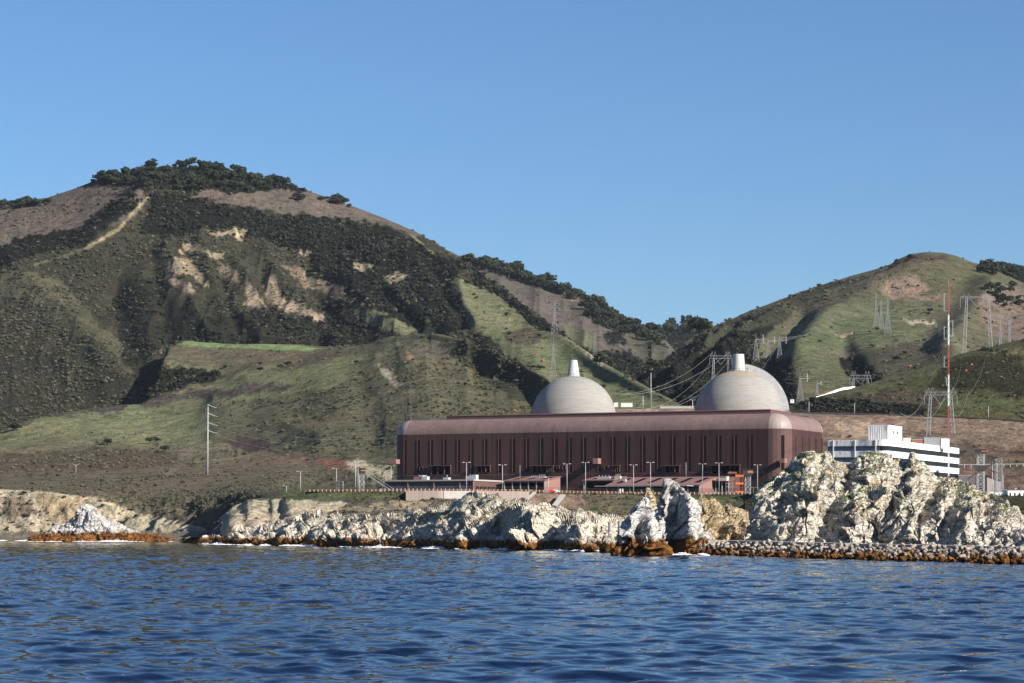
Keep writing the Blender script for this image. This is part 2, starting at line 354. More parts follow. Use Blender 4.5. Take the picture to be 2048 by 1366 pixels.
hz = [
 (MAUVE, .22, [(-300, 455), (0, 400), (95, 385), (150, 368), (240, 340), (300, 385), (270, 430), (170, 480), (90, 470), (0, 500), (-300, 560)], .45),
 (MAUVE, .02, [(380, 392), (430, 380), (520, 372), (600, 372), (700, 405), (840, 462), (832, 474), (760, 452), (700, 438), (600, 428), (520, 425), (430, 404)]),
 (DARK, .9, [(160, 380), (240, 335), (400, 320), (520, 350), (600, 368), (620, 382), (535, 382), (430, 382), (290, 384), (235, 366)], .2),
 (DARK, .75, [(0, 500), (60, 470), (150, 455), (230, 405), (285, 395), (240, 440), (170, 490), (60, 515), (-50, 540), (-300, 600)], .2),
 (DARK, 1.0, [(300, 400), (345, 385), (425, 408), (520, 432), (600, 432), (700, 440), (790, 466), (850, 490), (930, 532), (900, 560), (915, 610), (950, 665), (860, 670), (790, 640), (700, 590), (640, 560), (590, 500), (520, 480), (420, 450), (350, 470), (280, 470)], .15),
 (DARK, 1.0, [(930, 528), (1000, 572), (1080, 630), (1210, 722), (1300, 772), (1260, 770), (1150, 702), (1090, 660), (1062, 640), (1000, 600), (950, 565)], .15),
 (A(52, 54, 43), .85, [(240, 560), (300, 560), (360, 610), (420, 640), (520, 620), (600, 650), (640, 600), (700, 600), (760, 640), (900, 665), (900, 690), (640, 700), (470, 690), (360, 680), (300, 700), (300, 800), (270, 780), (230, 680)], .2),
 (A(74, 72, 56), .85, [(-300, 600), (0, 600), (110, 680), (180, 760), (290, 815), (290, 860), (-300, 920)], .35),
 (SCRUB, .55, [(430, 470), (520, 500), (560, 560), (520, 560), (450, 520)], .4),
 (GRASS, .35, [(690, 600), (760, 625), (850, 660), (800, 668), (720, 640)], .5),
 (A(98, 98, 70), .55, [(0, 530), (120, 560), (200, 640), (270, 750), (240, 745), (150, 670), (60, 600), (0, 590)], .5),
 (TAN, .10, [(340, 516), (372, 514), (402, 545), (420, 574), (404, 572), (380, 552), (340, 546), (328, 540)], .5),
 (TAN, .18, [(412, 458), (440, 462), (470, 455), (500, 460), (486, 482), (462, 468), (430, 470)], .5), (TAN, .18, [(360, 485), (405, 486), (420, 505), (380, 502)], .5),
 (TAN, .25, [(525, 560), (545, 545), (562, 598), (600, 608), (640, 632), (642, 642), (600, 634), (558, 622), (530, 600)], .5),
 (TAN, .2, [(497, 563), (508, 580), (524, 616), (484, 613), (490, 590)], .5), (TAN, .3, [(656, 566), (686, 570), (672, 600), (640, 606), (650, 588)], .5),
 (TAN, .2, [(764, 556), (790, 545), (818, 552), (800, 570), (776, 572)], .5), (TAN, .25, [(590, 505), (622, 508), (612, 518), (596, 516)], .5),
 (A(150, 122, 98), .3, [(560, 520), (600, 545), (640, 560), (700, 600), (660, 590), (600, 570)], .5), (A(140, 116, 94), .35, [(430, 520), (470, 540), (480, 570), (440, 560)], .5), (TAN, .2, [(600, 545), (640, 560), (650, 580), (610, 575)], .5), (TAN, .25, [(700, 520), (735, 528), (730, 545), (704, 538)], .5),
 (TAN, .2, [(330, 545), (395, 580), (380, 585), (320, 555)], .5), (TAN, .2, [(415, 505), (450, 505), (445, 518), (420, 520)], .5),
 (GRASS, .04, [(905, 552), (935, 562), (985, 585), (1062, 638), (1070, 652), (1100, 662), (1195, 712), (1372, 812), (1420, 840), (1300, 860), (1100, 830), (1060, 740), (1000, 705), (958, 668), (930, 620)], .5),
 (DRYG, .02, [(905, 575), (925, 575), (940, 640), (955, 665), (935, 650), (915, 610)], .5),
 (A(130, 142, 88), .02, [(960, 590), (1010, 606), (1062, 645), (1040, 660), (975, 640)], .5), (A(124, 140, 82), .02, [(1090, 680), (1180, 712), (1340, 805), (1180, 800), (1110, 740)], .5),
 (A(112, 104, 78), .12, [(1000, 670), (1060, 655), (1100, 665), (1080, 690), (1010, 690)], .5), (PALE, .0, [(1170, 705), (1180, 702), (1204, 728), (1198, 732)], .5),
]
hl = [([(300, 392), (262, 430), (238, 458), (205, 478), (172, 496)], 2.6, A(176, 160, 130), 0), ([(172, 496), (120, 515), (60, 532)], 1.4, A(140, 130, 100), 0), ([(985, 672), (1035, 655), (1062, 652)], 1.2, A(150, 140, 108), 0),
      ([(820, 468), (870, 510)], 2.0, DRYG, 0), ([(770, 560), (850, 640), (905, 668)], 3.2, A(100, 110, 72), 0.1), ([(358, 500), (385, 530), (418, 572)], 2.0, TAN, 0), ([(470, 456), (478, 480)], 3, PALE, 0)]
terrain("hill_west", [foot, midr, ridge, back(ridge, 350, 60), back(ridge, 900, 260)], -300, 1500, 860, [80, 210, 36, 12], (*A(70, 70, 54), .85, .33), hz, hill_disp, seed=1, lines=hl, scat=1.15)

# ---- ridge behind it, with oaks along the top
r2 = [(800, 480, 4400), (900, 505, 4400), (935, 523, 4400), (1000, 536, 4400), (1060, 556, 4350), (1130, 580, 4300), (1190, 604, 4250), (1240, 630, 4200), (1290, 656, 4100), (1320, 672, 4000), (1343, 697, 3900), (1380, 740, 3800), (1420, 790, 3700)]
m2 = [(800, 620, 3800), (1000, 620, 3750), (1130, 650, 3700), (1240, 690, 3600), (1300, 712, 3550), (1330, 718, 3500), (1350, 740, 3450), (1420, 800, 3400)]
f2 = [(800, 760, 3100), (1100, 760, 2900), (1200, 770, 2800), (1300, 790, 2700), (1420, 840, 2600)]
def d2(P, N, px, py): 
    rid = np.interp(px, [t[0] for t in r2], [t[1] for t in r2])
    return N * ((18 * fbm(P / 300, 5, 51) + 12 * (ridged(np.stack([px / 70, py / 300, py * 0], 1), 2, 5) - .5)) * (0.1 + 0.9 * smoothn(py - rid, 3, 40)))[:, None]
terrain("hill_middle", [f2, m2, r2, back(r2, 400, 90), back(r2, 900, 300)], 800, 1420, 260, [50, 60, 14, 8], (*A(112, 102, 96), .16, .45), [
 (DARK, .9, [(925, 515), (1060, 545), (1190, 595), (1345, 690), (1310, 690), (1240, 660), (1190, 640), (1180, 610), (1130, 590), (1060, 570), (960, 535)], .2),
 (DARK, .95, [(1090, 660), (1210, 705), (1255, 700), (1310, 735), (1300, 752), (1340, 800), (1200, 760), (1130, 700)], .2),
 (DARK, .8, [(1205, 668), (1250, 664), (1262, 690), (1215, 690)], .2), (A(104, 104, 80), .1, [(1240, 665), (1300, 680), (1345, 700), (1310, 730), (1250, 695)], .5),
 (BROWN, .02, [(1120, 578), (1150, 590), (1175, 602), (1165, 604), (1130, 588)], .5), (A(120, 122, 84), .1, [(1130, 640), (1200, 670), (1190, 700), (1140, 680)], .5)], d2, seed=2, scat=0.9)

# ---- far wooded saddle
r3 = [(1180, 668, 5600), (1260, 662, 5600), (1310, 661, 5600), (1360, 660, 5600), (1410, 660, 5600), (1450, 664, 5600), (1560, 680, 5600)]
terrain("hill_saddle", [[(1180, 860, 3600), (1560, 860, 3600)], r3, back(r3, 600, 120)], 1180, 1560, 120, [60, 8], (*DARK, 1.0, .15), [], lambda P, N, px, py: N * (14 * fbm(P / 200, 4, 61))[:, None], seed=3, scat=1.0)

# ---- the hill on the right
r4 = [(1200, 836, 1900), (1230, 815, 2000), (1270, 784, 2150), (1300, 750, 2300), (1310, 738, 2350), (1350, 706, 2550), (1390, 674, 2750), (1410, 663, 2850), (1450, 649, 2950), (1500, 627, 3050), (1560, 605, 3100), (1640, 578, 3150),
      (1700, 558, 3150), (1745, 546, 3150), (1780, 535, 3150), (1800, 523, 3150), (1820, 515, 3150), (1850, 511, 3150), (1885, 511, 3150), (1910, 516, 3150), (1945, 530, 3150), (1990, 548, 3150), (2048, 572, 3150), (2350, 660, 3150)]
m4 = [(1200, 840, 1850), (1300, 790, 2080), (1400, 740, 2350), (1500, 700, 2550), (1600, 672, 2600), (1750, 650, 2620), (1880, 630, 2640), (2048, 650, 2600), (2350, 720, 2550)]
n4 = [(1200, 845, 1800), (1300, 820, 1880), (1400, 790, 1980), (1500, 770, 2060), (1600, 755, 2100), (1750, 730, 2100), (1900, 720, 2100), (2048, 730, 2050), (2350, 780, 2050)]
f4 = [(1200, 850, 1700), (1300, 838, 1700), (1600, 832, 1730), (1800, 826, 1760), (2048, 820, 1800), (2350, 850, 1800)]
SP4 = [([(1850, 515), (1760, 580), (1660, 650), (1600, 720)], 40, 20), ([(1640, 585), (1540, 660), (1450, 740), (1380, 810)], 26, 24), ([(1500, 640), (1400, 720), (1330, 790)], 20, 20), ([(1990, 550), (1960, 620), (1900, 700)], 40, 18)]
GU4 = [([(1600, 650), (1540, 720), (1560, 800)], 22, 26), ([(1690, 700), (1720, 740), (1760, 790)], 18, 20), ([(1480, 660), (1400, 745), (1340, 830)], 12, 18), ([(1940, 560), (1900, 620), (1850, 690)], 26, 10)]
def d4(P, N, px, py):
    rid = np.interp(px, [t[0] for t in r4], [t[1] for t in r4]); a = 12 * fbm(P / 300, 5, 71) + 4 * fbm(P / 50, 3, 77)
    a += 14 * (ridged(np.stack([px / 60 - py / 60, py / 200, py * 0], 1), 2, 75) - .5) * (1 - smoothn(px, 1480, 1560))
    for pts, wd, am in SP4: a += .7 * am * np.exp(-(dline(px, py, pts) / wd) ** 1.5)
    for pts, wd, am in GU4: a -= .35 * am * np.exp(-(dline(px, py, pts) / wd) ** 2)
    return N * (a * (0.1 + 0.9 * smoothn(py - rid, 3, 40)))[:, None]
z4 = [
 (DARK, .95, [(1180, 860), (1290, 750), (1345, 705), (1415, 660), (1500, 630), (1560, 640), (1520, 680), (1500, 720), (1545, 730), (1590, 720), (1590, 800), (1450, 840), (1300, 860)], .22),
 (SCRUB, .5, [(1410, 665), (1500, 622), (1640, 575), (1740, 550), (1700, 580), (1620, 620), (1560, 640), (1470, 670), (1420, 700)], .4),
 (A(98, 88, 74), .2, [(1740, 548), (1800, 520), (1760, 570), (1660, 620), (1560, 650), (1620, 610)], .4),
 (A(106, 112, 76), .03, [(1560, 660), (1660, 615), (1760, 596), (1840, 590), (1860, 640), (1900, 660), (1940, 700), (1850, 715), (1700, 700), (1640, 720), (1600, 740), (1575, 700)], .5),
 (A(98, 112, 66), .02, [(1600, 690), (1680, 640), (1790, 632), (1820, 670), (1700, 690), (1640, 712)], .5),
 (A(106, 110, 72), .03, [(1600, 715), (1690, 715), (1700, 760), (1690, 800), (1600, 810), (1590, 770)], .5),
 (A(90, 84, 68), .25, [(1690, 700), (1830, 690), (1920, 705), (1850, 740), (1760, 765), (1720, 740)], .45),
 (DARK, 1.0, [(1682, 714), (1720, 720), (1750, 745), (1768, 775), (1740, 790), (1712, 760), (1690, 738)], .2),
 (DARK, 1.0, [(1540, 700), (1560, 730), (1585, 735), (1590, 800), (1570, 800), (1530, 760)], .2),
 (A(148, 120, 104), .12, [(1780, 560), (1840, 548), (1870, 560), (1840, 590), (1880, 590), (1870, 600), (1780, 600), (1760, 585)], .5),
 (A(124, 104, 92), .15, [(1950, 600), (1990, 570), (2048, 580), (2350, 660), (2350, 780), (2048, 690), (1980, 660)], .4),
 (A(98, 96, 66), .03, [(1820, 512), (1890, 508), (1960, 535), (1990, 560), (1940, 600), (1880, 590), (1830, 550)], .5),
 (A(92, 76, 66), .1, [(1830, 510), (1890, 510), (1890, 520), (1850, 520), (1800, 545), (1790, 540)], .4),
 (PALE, .1, [(1805, 638), (1830, 642), (1872, 648), (1870, 652), (1820, 648)], .5), (TAN, .1, [(1665, 672), (1690, 668), (1712, 668), (1690, 678)], .5)]
z4 = [(tuple(min(.8, v * (1.3 if z[1] < .3 else 1.0)) for v in z[0]),) + z[1:] for z in z4]
terrain("hill_east", [f4, n4, m4, r4, back(r4, 400, 60), back(r4, 900, 260)], 1200, 2350, 420, [40, 50, 70, 16, 8], (*A(112, 112, 80), .08, .5), z4, d4, seed=4)
r5 = [(1900, 560, 3900), (1960, 540, 3900), (1985, 536, 3900), (2020, 538, 3900), (2048, 545, 3900), (2350, 580, 3900)]
terrain("hill_far_east", [[(1900, 760, 3300), (2350, 760, 3300)], r5, back(r5, 500, 120)], 1900, 2350, 100, [30, 8], (*DARK, 1.0, .15), [], lambda P, N, px, py: N * (10 * fbm(P / 200, 4, 81))[:, None], seed=5)

# ---- terrace with the green knoll, down to the coastal bluff
k0 = [(-300, 905, 2150), (0, 868, 2180), (60, 842, 2200), (140, 820, 2220), (250, 801, 2250), (288, 797, 2270), (315, 735, 2420), (330, 694, 2560), (370, 682, 2600), (470, 684, 2600), (560, 690, 2560), (640, 699, 2500), (700, 696, 2420), (760, 684, 2300),
      (830, 672, 2180), (880, 670, 2120), (950, 681, 2050), (1000, 701, 1980), (1050, 731, 1900), (1092, 754, 1820), (1130, 792, 1700), (1200, 835, 1600), (1300, 860, 1540)]
k1 = [(-300, 930, 2060), (0, 893, 2080), (200, 858, 2110), (300, 850, 2130), (430, 800, 2200), (500, 768, 2210), (600, 745, 2200), (680, 728, 2180), (760, 712, 2140), (850, 705, 2070), (950, 735, 1960), (1050, 785, 1820), (1150, 840, 1640), (1300, 880, 1500)]
k2 = [(-300, 960, 1820), (0, 925, 1820), (300, 900, 1840), (430, 872, 1880), (500, 850, 1960), (600, 818, 1950), (700, 795, 1880), (850, 795, 1780), (1000, 845, 1650), (1150, 900, 1520), (1300, 930, 1450)]
k3 = [(-300, 978, 1560), (0, 955, 1560), (200, 948, 1560), (400, 940, 1560), (520, 930, 1550), (620, 925, 1540), (700, 930, 1480), (800, 945, 1420), (1300, 985, 1380)]
k4 = [(-300, 982, 1420), (0, 972, 1420), (200, 980, 1415), (300, 980, 1410), (420, 972, 1400), (500, 965, 1380), (560, 970, 1300), (640, zpy(21.7, 1330), 1330), (1300, zpy(20.5, 1330), 1330)]
k5 = [(-300, 984, 1380), (0, 978, 1375), (100, 984, 1370), (200, 1000, 1365), (240, 1008, 1360), (300, 1016, 1352), (380, 1022, 1325), (440, 1020, 1275), (490, 1003, 1200), (520, 996, 1155), (560, zpy(21.9, 1130), 1130), (640, zpy(20.5, 1130), 1130), (1300, zpy(19.5, 1130), 1130)]
k6 = [(-300, 1068, 1345), (0, 1066, 1345), (100, 1064, 1340), (200, 1062, 1335), (300, 1062, 1320), (400, 1064, 1270), (445, 1060, 1225), (485, 1050, 1160), (560, zpy(8, 1090), 1090), (1300, zpy(5, 1090), 1090)]
k7 = [(-300, 1084, 1300), (0, 1084, 1300), (200, 1085, 1290), (400, 1088, 1200), (445, 1088, 1160), (485, 1092, 1100), (560, zpy(-3, 1050), 1050), (1300, zpy(-3, 1050), 1050)]
def dk(P, N, px, py):
    a = 7 * fbm(P / 160, 5, 101) + 2.2 * fbm(P / 30, 4, 105)
    up = smoothn(P[:, 2], 35, 70)
    for pts, wd, am in [([(430, 800), (560, 765), (680, 725), (830, 700)], 22, 10), ([(650, 740), (640, 820), (640, 900)], 50, 3), ([(830, 720), (840, 800), (830, 900)], 60, 5), ([(440, 860), (560, 850), (640, 880)], 30, 8)]:
        a += .6 * am * np.exp(-(dline(px, py, pts) / wd) ** 1.5)
    for pts, wd, am in [([(300, 745), (380, 770), (440, 745)], 22, 14), ([(720, 760), (740, 860), (760, 930)], 30, 9), ([(960, 740), (990, 820)], 30, 8)]:
        a -= .25 * am * np.exp(-(dline(px, py, pts) / wd) ** 2)
    a += 2.5 * (ridged(np.stack([px / 60, py / 220, py * 0], 1), 2, 111) - .5) * smoothn(px, 640, 760) * up
    bl = smoothn(P[:, 2], 1, 5) * (1 - smoothn(P[:, 2], 20, 30)) * (1 - smoothn(px, 470, 520))
    a = a * (0.15 + 0.85 * up) * (1 - smoothn(px, 560, 640) * (1 - smoothn(P[:, 2], 24, 34)))
    a += bl * (4.5 * (ridged(P / np.array([22, 22, 50]), 3, 117) - .5) + 2 * fbm(P / 5, 3, 118))
    return N * a[:, None]
zk = [
 (LUSH, 0, [(352, 690), (385, 676), (470, 680), (560, 686), (645, 697), (650, 703), (560, 701), (480, 696), (400, 694)], None, True),
 (A(128, 118, 88), .03, [(330, 700), (400, 696), (560, 702), (660, 703), (640, 712), (560, 735), (470, 760), (420, 760), (340, 730)]),
 (GRASS, .04, [(330, 720), (460, 745), (560, 730), (640, 712), (760, 690), (800, 690), (770, 715), (700, 740), (660, 780), (600, 800), (480, 815), (400, 815), (300, 835), (250, 812), (300, 800), (450, 756), (340, 735)]),
 (A(132, 140, 88), .02, [(560, 750), (660, 740), (690, 735), (660, 782), (580, 795), (520, 790)]),
 (A(114, 106, 80), .06, [(640, 700), (720, 690), (790, 680), (760, 700), (680, 720), (600, 735), (540, 745), (600, 715)]),
 (DARK, 1.0, [(285, 745), (300, 700), (330, 735), (370, 735), (450, 745), (425, 757), (370, 775), (300, 800), (280, 810)], .2),
 (ASH, .12, [(170, 822), (280, 800), (400, 778), (520, 768), (600, 768), (560, 782), (440, 790), (300, 815), (200, 835)], .5),
 (GRASS, .05, [(-300, 905), (0, 860), (80, 840), (180, 825), (300, 812), (430, 800), (480, 812), (420, 835), (440, 860), (420, 890), (330, 895), (200, 880), (100, 880), (0, 890), (-300, 930)]),
 (A(140, 148, 92), .02, [(60, 860), (180, 835), (320, 822), (400, 830), (390, 870), (280, 880), (180, 865)]),
 (DRYG, .2, [(-300, 925), (0, 890), (150, 880), (330, 892), (450, 885), (520, 890), (640, 910), (650, 930), (500, 935), (300, 930), (-300, 960)], .5),
 (A(112, 98, 74), .55, [(-300, 940), (0, 905), (200, 895), (330, 905), (400, 930), (300, 950), (-300, 975)], .5),
 (A(122, 114, 90), .5, [(-300, 960), (0, 945), (250, 940), (420, 930), (560, 915), (640, 930), (800, 950), (800, 1000), (560, 1000), (480, 1000), (440, 1030), (300, 1020), (200, 1000), (0, 978), (-300, 990)], .5),
 (A(116, 114, 84), .34, [(410, 815), (470, 805), (620, 780), (660, 785), (690, 740), (790, 700), (860, 670), (960, 680), (1100, 760), (1300, 870), (1300, 940), (800, 945), (640, 920), (560, 905), (500, 890), (520, 860), (450, 855), (440, 835)], .42),
 (A(78, 80, 56), .65, [(860, 672), (960, 682), (1100, 762), (1200, 850), (1100, 830), (1000, 780), (940, 730)], .3),
 (A(116, 112, 98), .4, [(800, 690), (900, 685), (920, 710), (860, 720)], .6),
 (PALE, .12, [(752, 732), (776, 740), (812, 768), (800, 772), (768, 750)], .5), (A(200, 150, 110), .1, [(812, 704), (822, 702), (838, 722), (820, 716)], .5),
 (A(94, 74, 72), .02, [(440, 876), (480, 874), (520, 882), (560, 905), (520, 912), (480, 905)], .5),
 (A(140, 112, 92), .08, [(520, 900), (600, 910), (660, 925), (640, 940), (560, 930), (500, 925)], .5),
 (RED, .05, [(632, 922), (660, 918), (700, 926), (712, 936), (690, 940), (650, 934)], .5),
 (PALE, .15, [(690, 924), (730, 926), (790, 940), (785, 960), (740, 955), (700, 940)], .5),
 (A(96, 104, 66), .25, [(560, 972), (640, 974), (800, 980), (800, 1000), (560, 1000)], .5),
 (PALE, .12, [(-300, 984), (0, 978), (100, 984), (190, 996), (240, 1012), (330, 1035), (430, 1062), (430, 1090), (-300, 1090)], .3, True),
 (A(150, 128, 112), .3, [(0, 990), (50, 995), (70, 1030), (20, 1040), (0, 1020)], .3), (A(196, 170, 128), .1, [(60, 990), (180, 1000), (220, 1040), (100, 1055)], .3),
 (A(120, 108, 98), .5, [(240, 1012), (300, 1020), (400, 1035), (440, 1030), (430, 1058), (340, 1040)], .45),
 (A(150, 138, 122), 0, [(-300, 1064), (430, 1062), (480, 1095), (-300, 1090)], .3, True)]
terrain("coastal_terrace", [k7, k6, k5, k4, k3, k2, k1, k0, back(k0, 120, 60)], -300, 1300, 700, [10, 40, 16, 20, 40, 50, 60, 10], (*A(112, 110, 80), .26, .45), zk, dk, seed=6, smooth_px=14, scat=1.1)

# ---- cut slope, bench and near olive hill on the right
c0 = [(1120, zpy(21.5, 1345), 1345), (2350, zpy(21.5, 1345), 1345)]
c1 = [(1120, 940, 1420), (1500, 930, 1420), (1900, 925, 1420), (2048, 935, 1400), (2350, 945, 1400)]
c2 = [(1120, 824, 1560), (1230, 818, 1560), (1390, 818, 1560), (1590, 827, 1560), (1750, 832, 1560), (1900, 836, 1550), (2048, 844, 1540), (2350, 858, 1530)]
c3 = [(p, zpy(CAMH + (HZ - q) / F * Y, 1700), 1700) for p, q, Y in c2]
c4 = [(p, zpy(CAMH + (HZ - q) / F * Y - 4, 1860), 1860) for p, q, Y in c2]
def dc(P, N, px, py):
    e = smoothn(P[:, 2], 22.5, 30) * (1 - smoothn(P[:, 1], 1530, 1556))
    return N * (e * (4 * fbm(P / 60, 5, 131) + 1.2 * fbm(P / 9, 3, 133)))[:, None]
terrain("cut_slope", [c0, c1, c2, c3, c4], 1120, 2350, 420, [40, 60, 12, 8], (*EARTH, .02, .4), [
 (A(184, 152, 128), .0, [(1120, 812), (1420, 812), (1420, 840), (1120, 840)]), (A(140, 106, 92), .05, [(1640, 880), (2350, 900), (2350, 990), (1640, 990)], .3),
 (A(120, 100, 84), .15, [(1900, 905), (1960, 905), (2048, 925), (2040, 940), (1920, 925)], .3), (A(190, 164, 134), .0, [(1660, 845), (1740, 850), (1800, 870), (1720, 880)])], dc, seed=7, scat=0.4)
o1 = [(1560, 829, 1612), (1700, 831, 1612), (1900, 836, 1610), (2048, 842, 1610), (2350, 855, 1610)]
o2 = [(1560, 826, 1640), (1600, 815, 1650), (1700, 806, 1660), (1850, 795, 1660), (2048, 790, 1660), (2350, 780, 1660)]
o3 = [(1560, 822, 1680), (1600, 806, 1700), (1650, 792, 1720), (1700, 779, 1740), (1750, 764, 1760), (1800, 750, 1770), (1850, 733, 1790), (1890, 718, 1800), (1930, 706, 1810), (1990, 692, 1820), (2048, 678, 1830), (2350, 620, 1830)]
def do(P, N, px, py):
    rid = np.interp(px, [t[0] for t in o3], [t[1] for t in o3])
    return N * ((5 * fbm(P / 90, 5, 141) + 1.5 * fbm(P / 14, 3, 143)) * (0.2 + 0.8 * smoothn(py - rid, 2, 25)) * smoothn(px, 1560, 1640))[:, None]
terrain("hill_near_east", [o1, o2, o3, back(o3, 120, 20), back(o3, 300, 70)], 1560, 2350, 320, [20, 60, 12, 8], (*A(92, 94, 48), .12, .6), [
 (DARK, .9, [(1580, 812), (1640, 800), (1740, 800), (1800, 806), (1850, 815), (1850, 840), (1600, 840)], .2), (A(98, 84, 68), .25, [(1640, 795), (1760, 780), (1880, 790), (1860, 815), (1740, 800)], .4),
 (A(110, 112, 66), .1, [(1650, 785), (1850, 730), (2048, 690), (2048, 700), (1860, 750), (1720, 790)], .5), (A(62, 62, 30), .4, [(1900, 720), (2048, 700), (2048, 800), (1950, 780), (1850, 780)], .5),
 (A(84, 108, 50), .05, [(1880, 800), (1990, 805), (2048, 812), (2048, 820), (1880, 812)], .5), (DARK, .9, [(1955, 698), (1990, 697), (2010, 706), (1960, 706)], .2)], do, seed=8, lines=[([(1960, 704), (2048, 706)], 1.2, DRYG, 0)])

# ---- the flat of the plant
edge = [(540, 981, 1078), (640, 981.5, 1070), (760, 982, 1066), (880, 983, 1068), (1060, 986, 1090), (1180, 988, 1130), (1300, 989, 1160), (1500, 989, 1160), (1560, 989, 1160), (1650, 989, 1100), (1700, 989, 1060), (1930, 989, 1060), (1965, 989, 1170), (2350, 989, 1170)]
PZ = 22.0
edge = [(p, zpy(PZ, Y), Y) for p, q, Y in edge]
ePX = [t[0] for t in edge]; eY = [t[2] for t in edge]
def edgeY(px): return float(np.interp(px, ePX, eY))
pad_rows = [[(p, zpy(PZ, Y + 1), Y + 1) for p, q, Y in edge], [(540, zpy(PZ, 1360), 1360), (2350, zpy(PZ, 1360), 1360)]]
terrain("plant_yard", pad_rows, 610, 2350, 120, [30], (*PAD, 0, .3), [], None, seed=9, scat=0)

yb = [(p, q, Y) for p, q, Y in edge if p >= 1490]
terrain("yard_bank", [[(p, zpy(4, Y - 110), Y - 110) for p, q, Y in yb], [(p, zpy(13, Y - 50), Y - 50) for p, q, Y in yb], [(p, zpy(PZ - .05, Y), Y) for p, q, Y in yb], [(p, zpy(PZ - .3, Y + 8), Y + 8) for p, q, Y in yb]], 1490, 2350, 200, [20, 20, 4], (*OLIVE, .8, .3), [(A(66, 70, 40), .9, [(1480, 980), (2350, 980), (2350, 1100), (1480, 1100)], .3)], lambda P, N, px, py: N * (1.5 * fbm(P / 12, 3, 151) * (1 - smoothn(P[:, 2], 19, 21.5)))[:, None], seed=10)
# ------------------------------------------------------------------ rocks and cliffs
def rock_disp(P, N, big=1.0, sc=1.0, seed=0, strata=1.0):
    """craggy displacement: big faults, blocks, tilted beds"""
    ca, sa = math.cos(0.9), math.sin(0.9)
    T = np.stack([P[:, 0] * ca + P[:, 2] * sa, P[:, 1], -P[:, 0] * sa + P[:, 2] * ca], 1)
    a = 3.0 * big * (ridged(P / np.array([15, 15, 24]) / sc, 3, 200 + seed) - 0.55)
    a += 1.5 * big * (ridged(T / np.array([11, 6, 4.2]) / sc, 3, 210 + seed) - 0.5) * strata
    Wp = np.stack([vn(P / 5 + 3.1, 260), vn(P / 5 + 9.7, 261), vn(P / 5 + 5.3, 262)], 1)
    t1, e1 = facets((T + 1.6 * Wp) / np.array([7.0, 5, 4.0]) / sc, 220 + seed, 1.0)
    t2, e2 = facets((T + 0.8 * Wp) / np.array([3.6, 2.4, 1.7]) / sc, 230 + seed, 1.0)
    t3, e3 = facets((P + 0.5 * Wp) / np.array([1.3, 1.2, 1.7]) / sc, 235 + seed, 1.0)
    a += 1.9 * t1 - 0.9 * (1 - smoothn(e1, 0, 0.08)) + 0.5 * t2 - 0.34 * (1 - smoothn(e2, 0, 0.06)) + 0.10 * t3
    a += 0.12 * fbm(P / 0.9, 2, 240 + seed)
    return a
def rock_loft(name, rows, px0, px1, nu, nvs, mat, feats=(), big=1.0, sc=1.0, seed=0, strata=1.0, label=None, edgefade=True, smooth_px=0, top_soft=None, kind="structure", cat=None):
    G = loft(rows, px0, px1, nu, nvs, smooth_px); nv = G.shape[0]; N = gnormals(G); P = G.reshape(-1, 3); N = N.reshape(-1, 3)
    px, py = project(P)
    a = rock_disp(P, N, big, sc, seed, strata)
    if top_soft: a *= 1 - smoothn(P[:, 2], top_soft[0], top_soft[1])
    vv = np.repeat(np.linspace(0, 1, nv), nu); a = a * (1 - .45 * smoothn(vv, .45, .8)) - .5 * smoothn(vv, .4, .8)
    N = np.where(N[:, 1:2] > 0.3, -N, N)
    Q = P + N * a[:, None] * np.array([1, 1, 0.8])
    for cx, cy, rx, ry, dY, dX in feats:       # recesses and buttresses, leaning like the beds
        tx = px - cx + .35 * (py - cy) + rx * .5 * vn(np.stack([px / 14, py / 14, py * 0 + cx], 1), 3)
        g = np.exp(-np.abs(tx / rx) ** 2.2 - np.abs((py - cy) / ry) ** 2.2)
        Q[:, 1] -= .55 * dY * g; Q[:, 0] += dX * g
    o = mesh_np(name, Q, gfaces(nv, nu), mat, False)
    TERRAINS.append((Q, gfaces(nv, nu)))
    return tag(o, label, cat, kind=kind)
def wl(px, off=0.0):          # waterline distance of the main shore
    Y = np.interp(px, [400, 450, 600, 700, 850, 1000, 1200, 1300, 1400, 1550], [1010, 955, 885, 835, 780, 720, 668, 720, 800, 900]); return float(Y) + off
xs = [400, 425, 450, 480, 520, 560, 600, 650, 700, 760, 800, 860, 900, 930, 970, 1000, 1040, 1080, 1120, 1160, 1200, 1235, 1260, 1300, 1400, 1530]
crest = dict(zip(xs, [1086, 1080, 1072, 1060, 1048, 1044, 1040, 1034, 1030, 1030, 1026, 1020, 1012, 1002, 996, 997, 1004, 1012, 1018, 1024, 1036, 1044, 1050, 1054, 1056, 1060]))
mid_ = dict(zip(xs, [1089, 1085, 1082, 1076, 1072, 1070, 1066, 1062, 1060, 1058, 1056, 1052, 1048, 1042, 1038, 1040, 1042, 1044, 1046, 1050, 1058, 1066, 1070, 1070, 1072, 1072]))
def cY(p): return wl(p) + np.interp(p, [400, 500, 700, 950, 1200, 1500], [12, 40, 60, 60, 50, 40])
blf = [(400, 1085, 1040), (440, 1062, 1035), (480, 1046, 1030), (560, 1040, 1025), (620, 1026, 1028), (700, 1018, 1035), (800, 1012, 1035), (880, 1010, 1040), (950, 1012, 1050), (1060, 1022, 1060), (1200, 1030, 1075), (1300, 1030, 1090), (1530, 1026, 1110)]
edge2 = [(400, 1084, 1110), (440, 1034, 1105), (470, 1010, 1098), (500, 1002, 1090), (540, 997, 1084)] + [(p, q + 1, Y) for p, q, Y in edge if 600 < p < 1600]
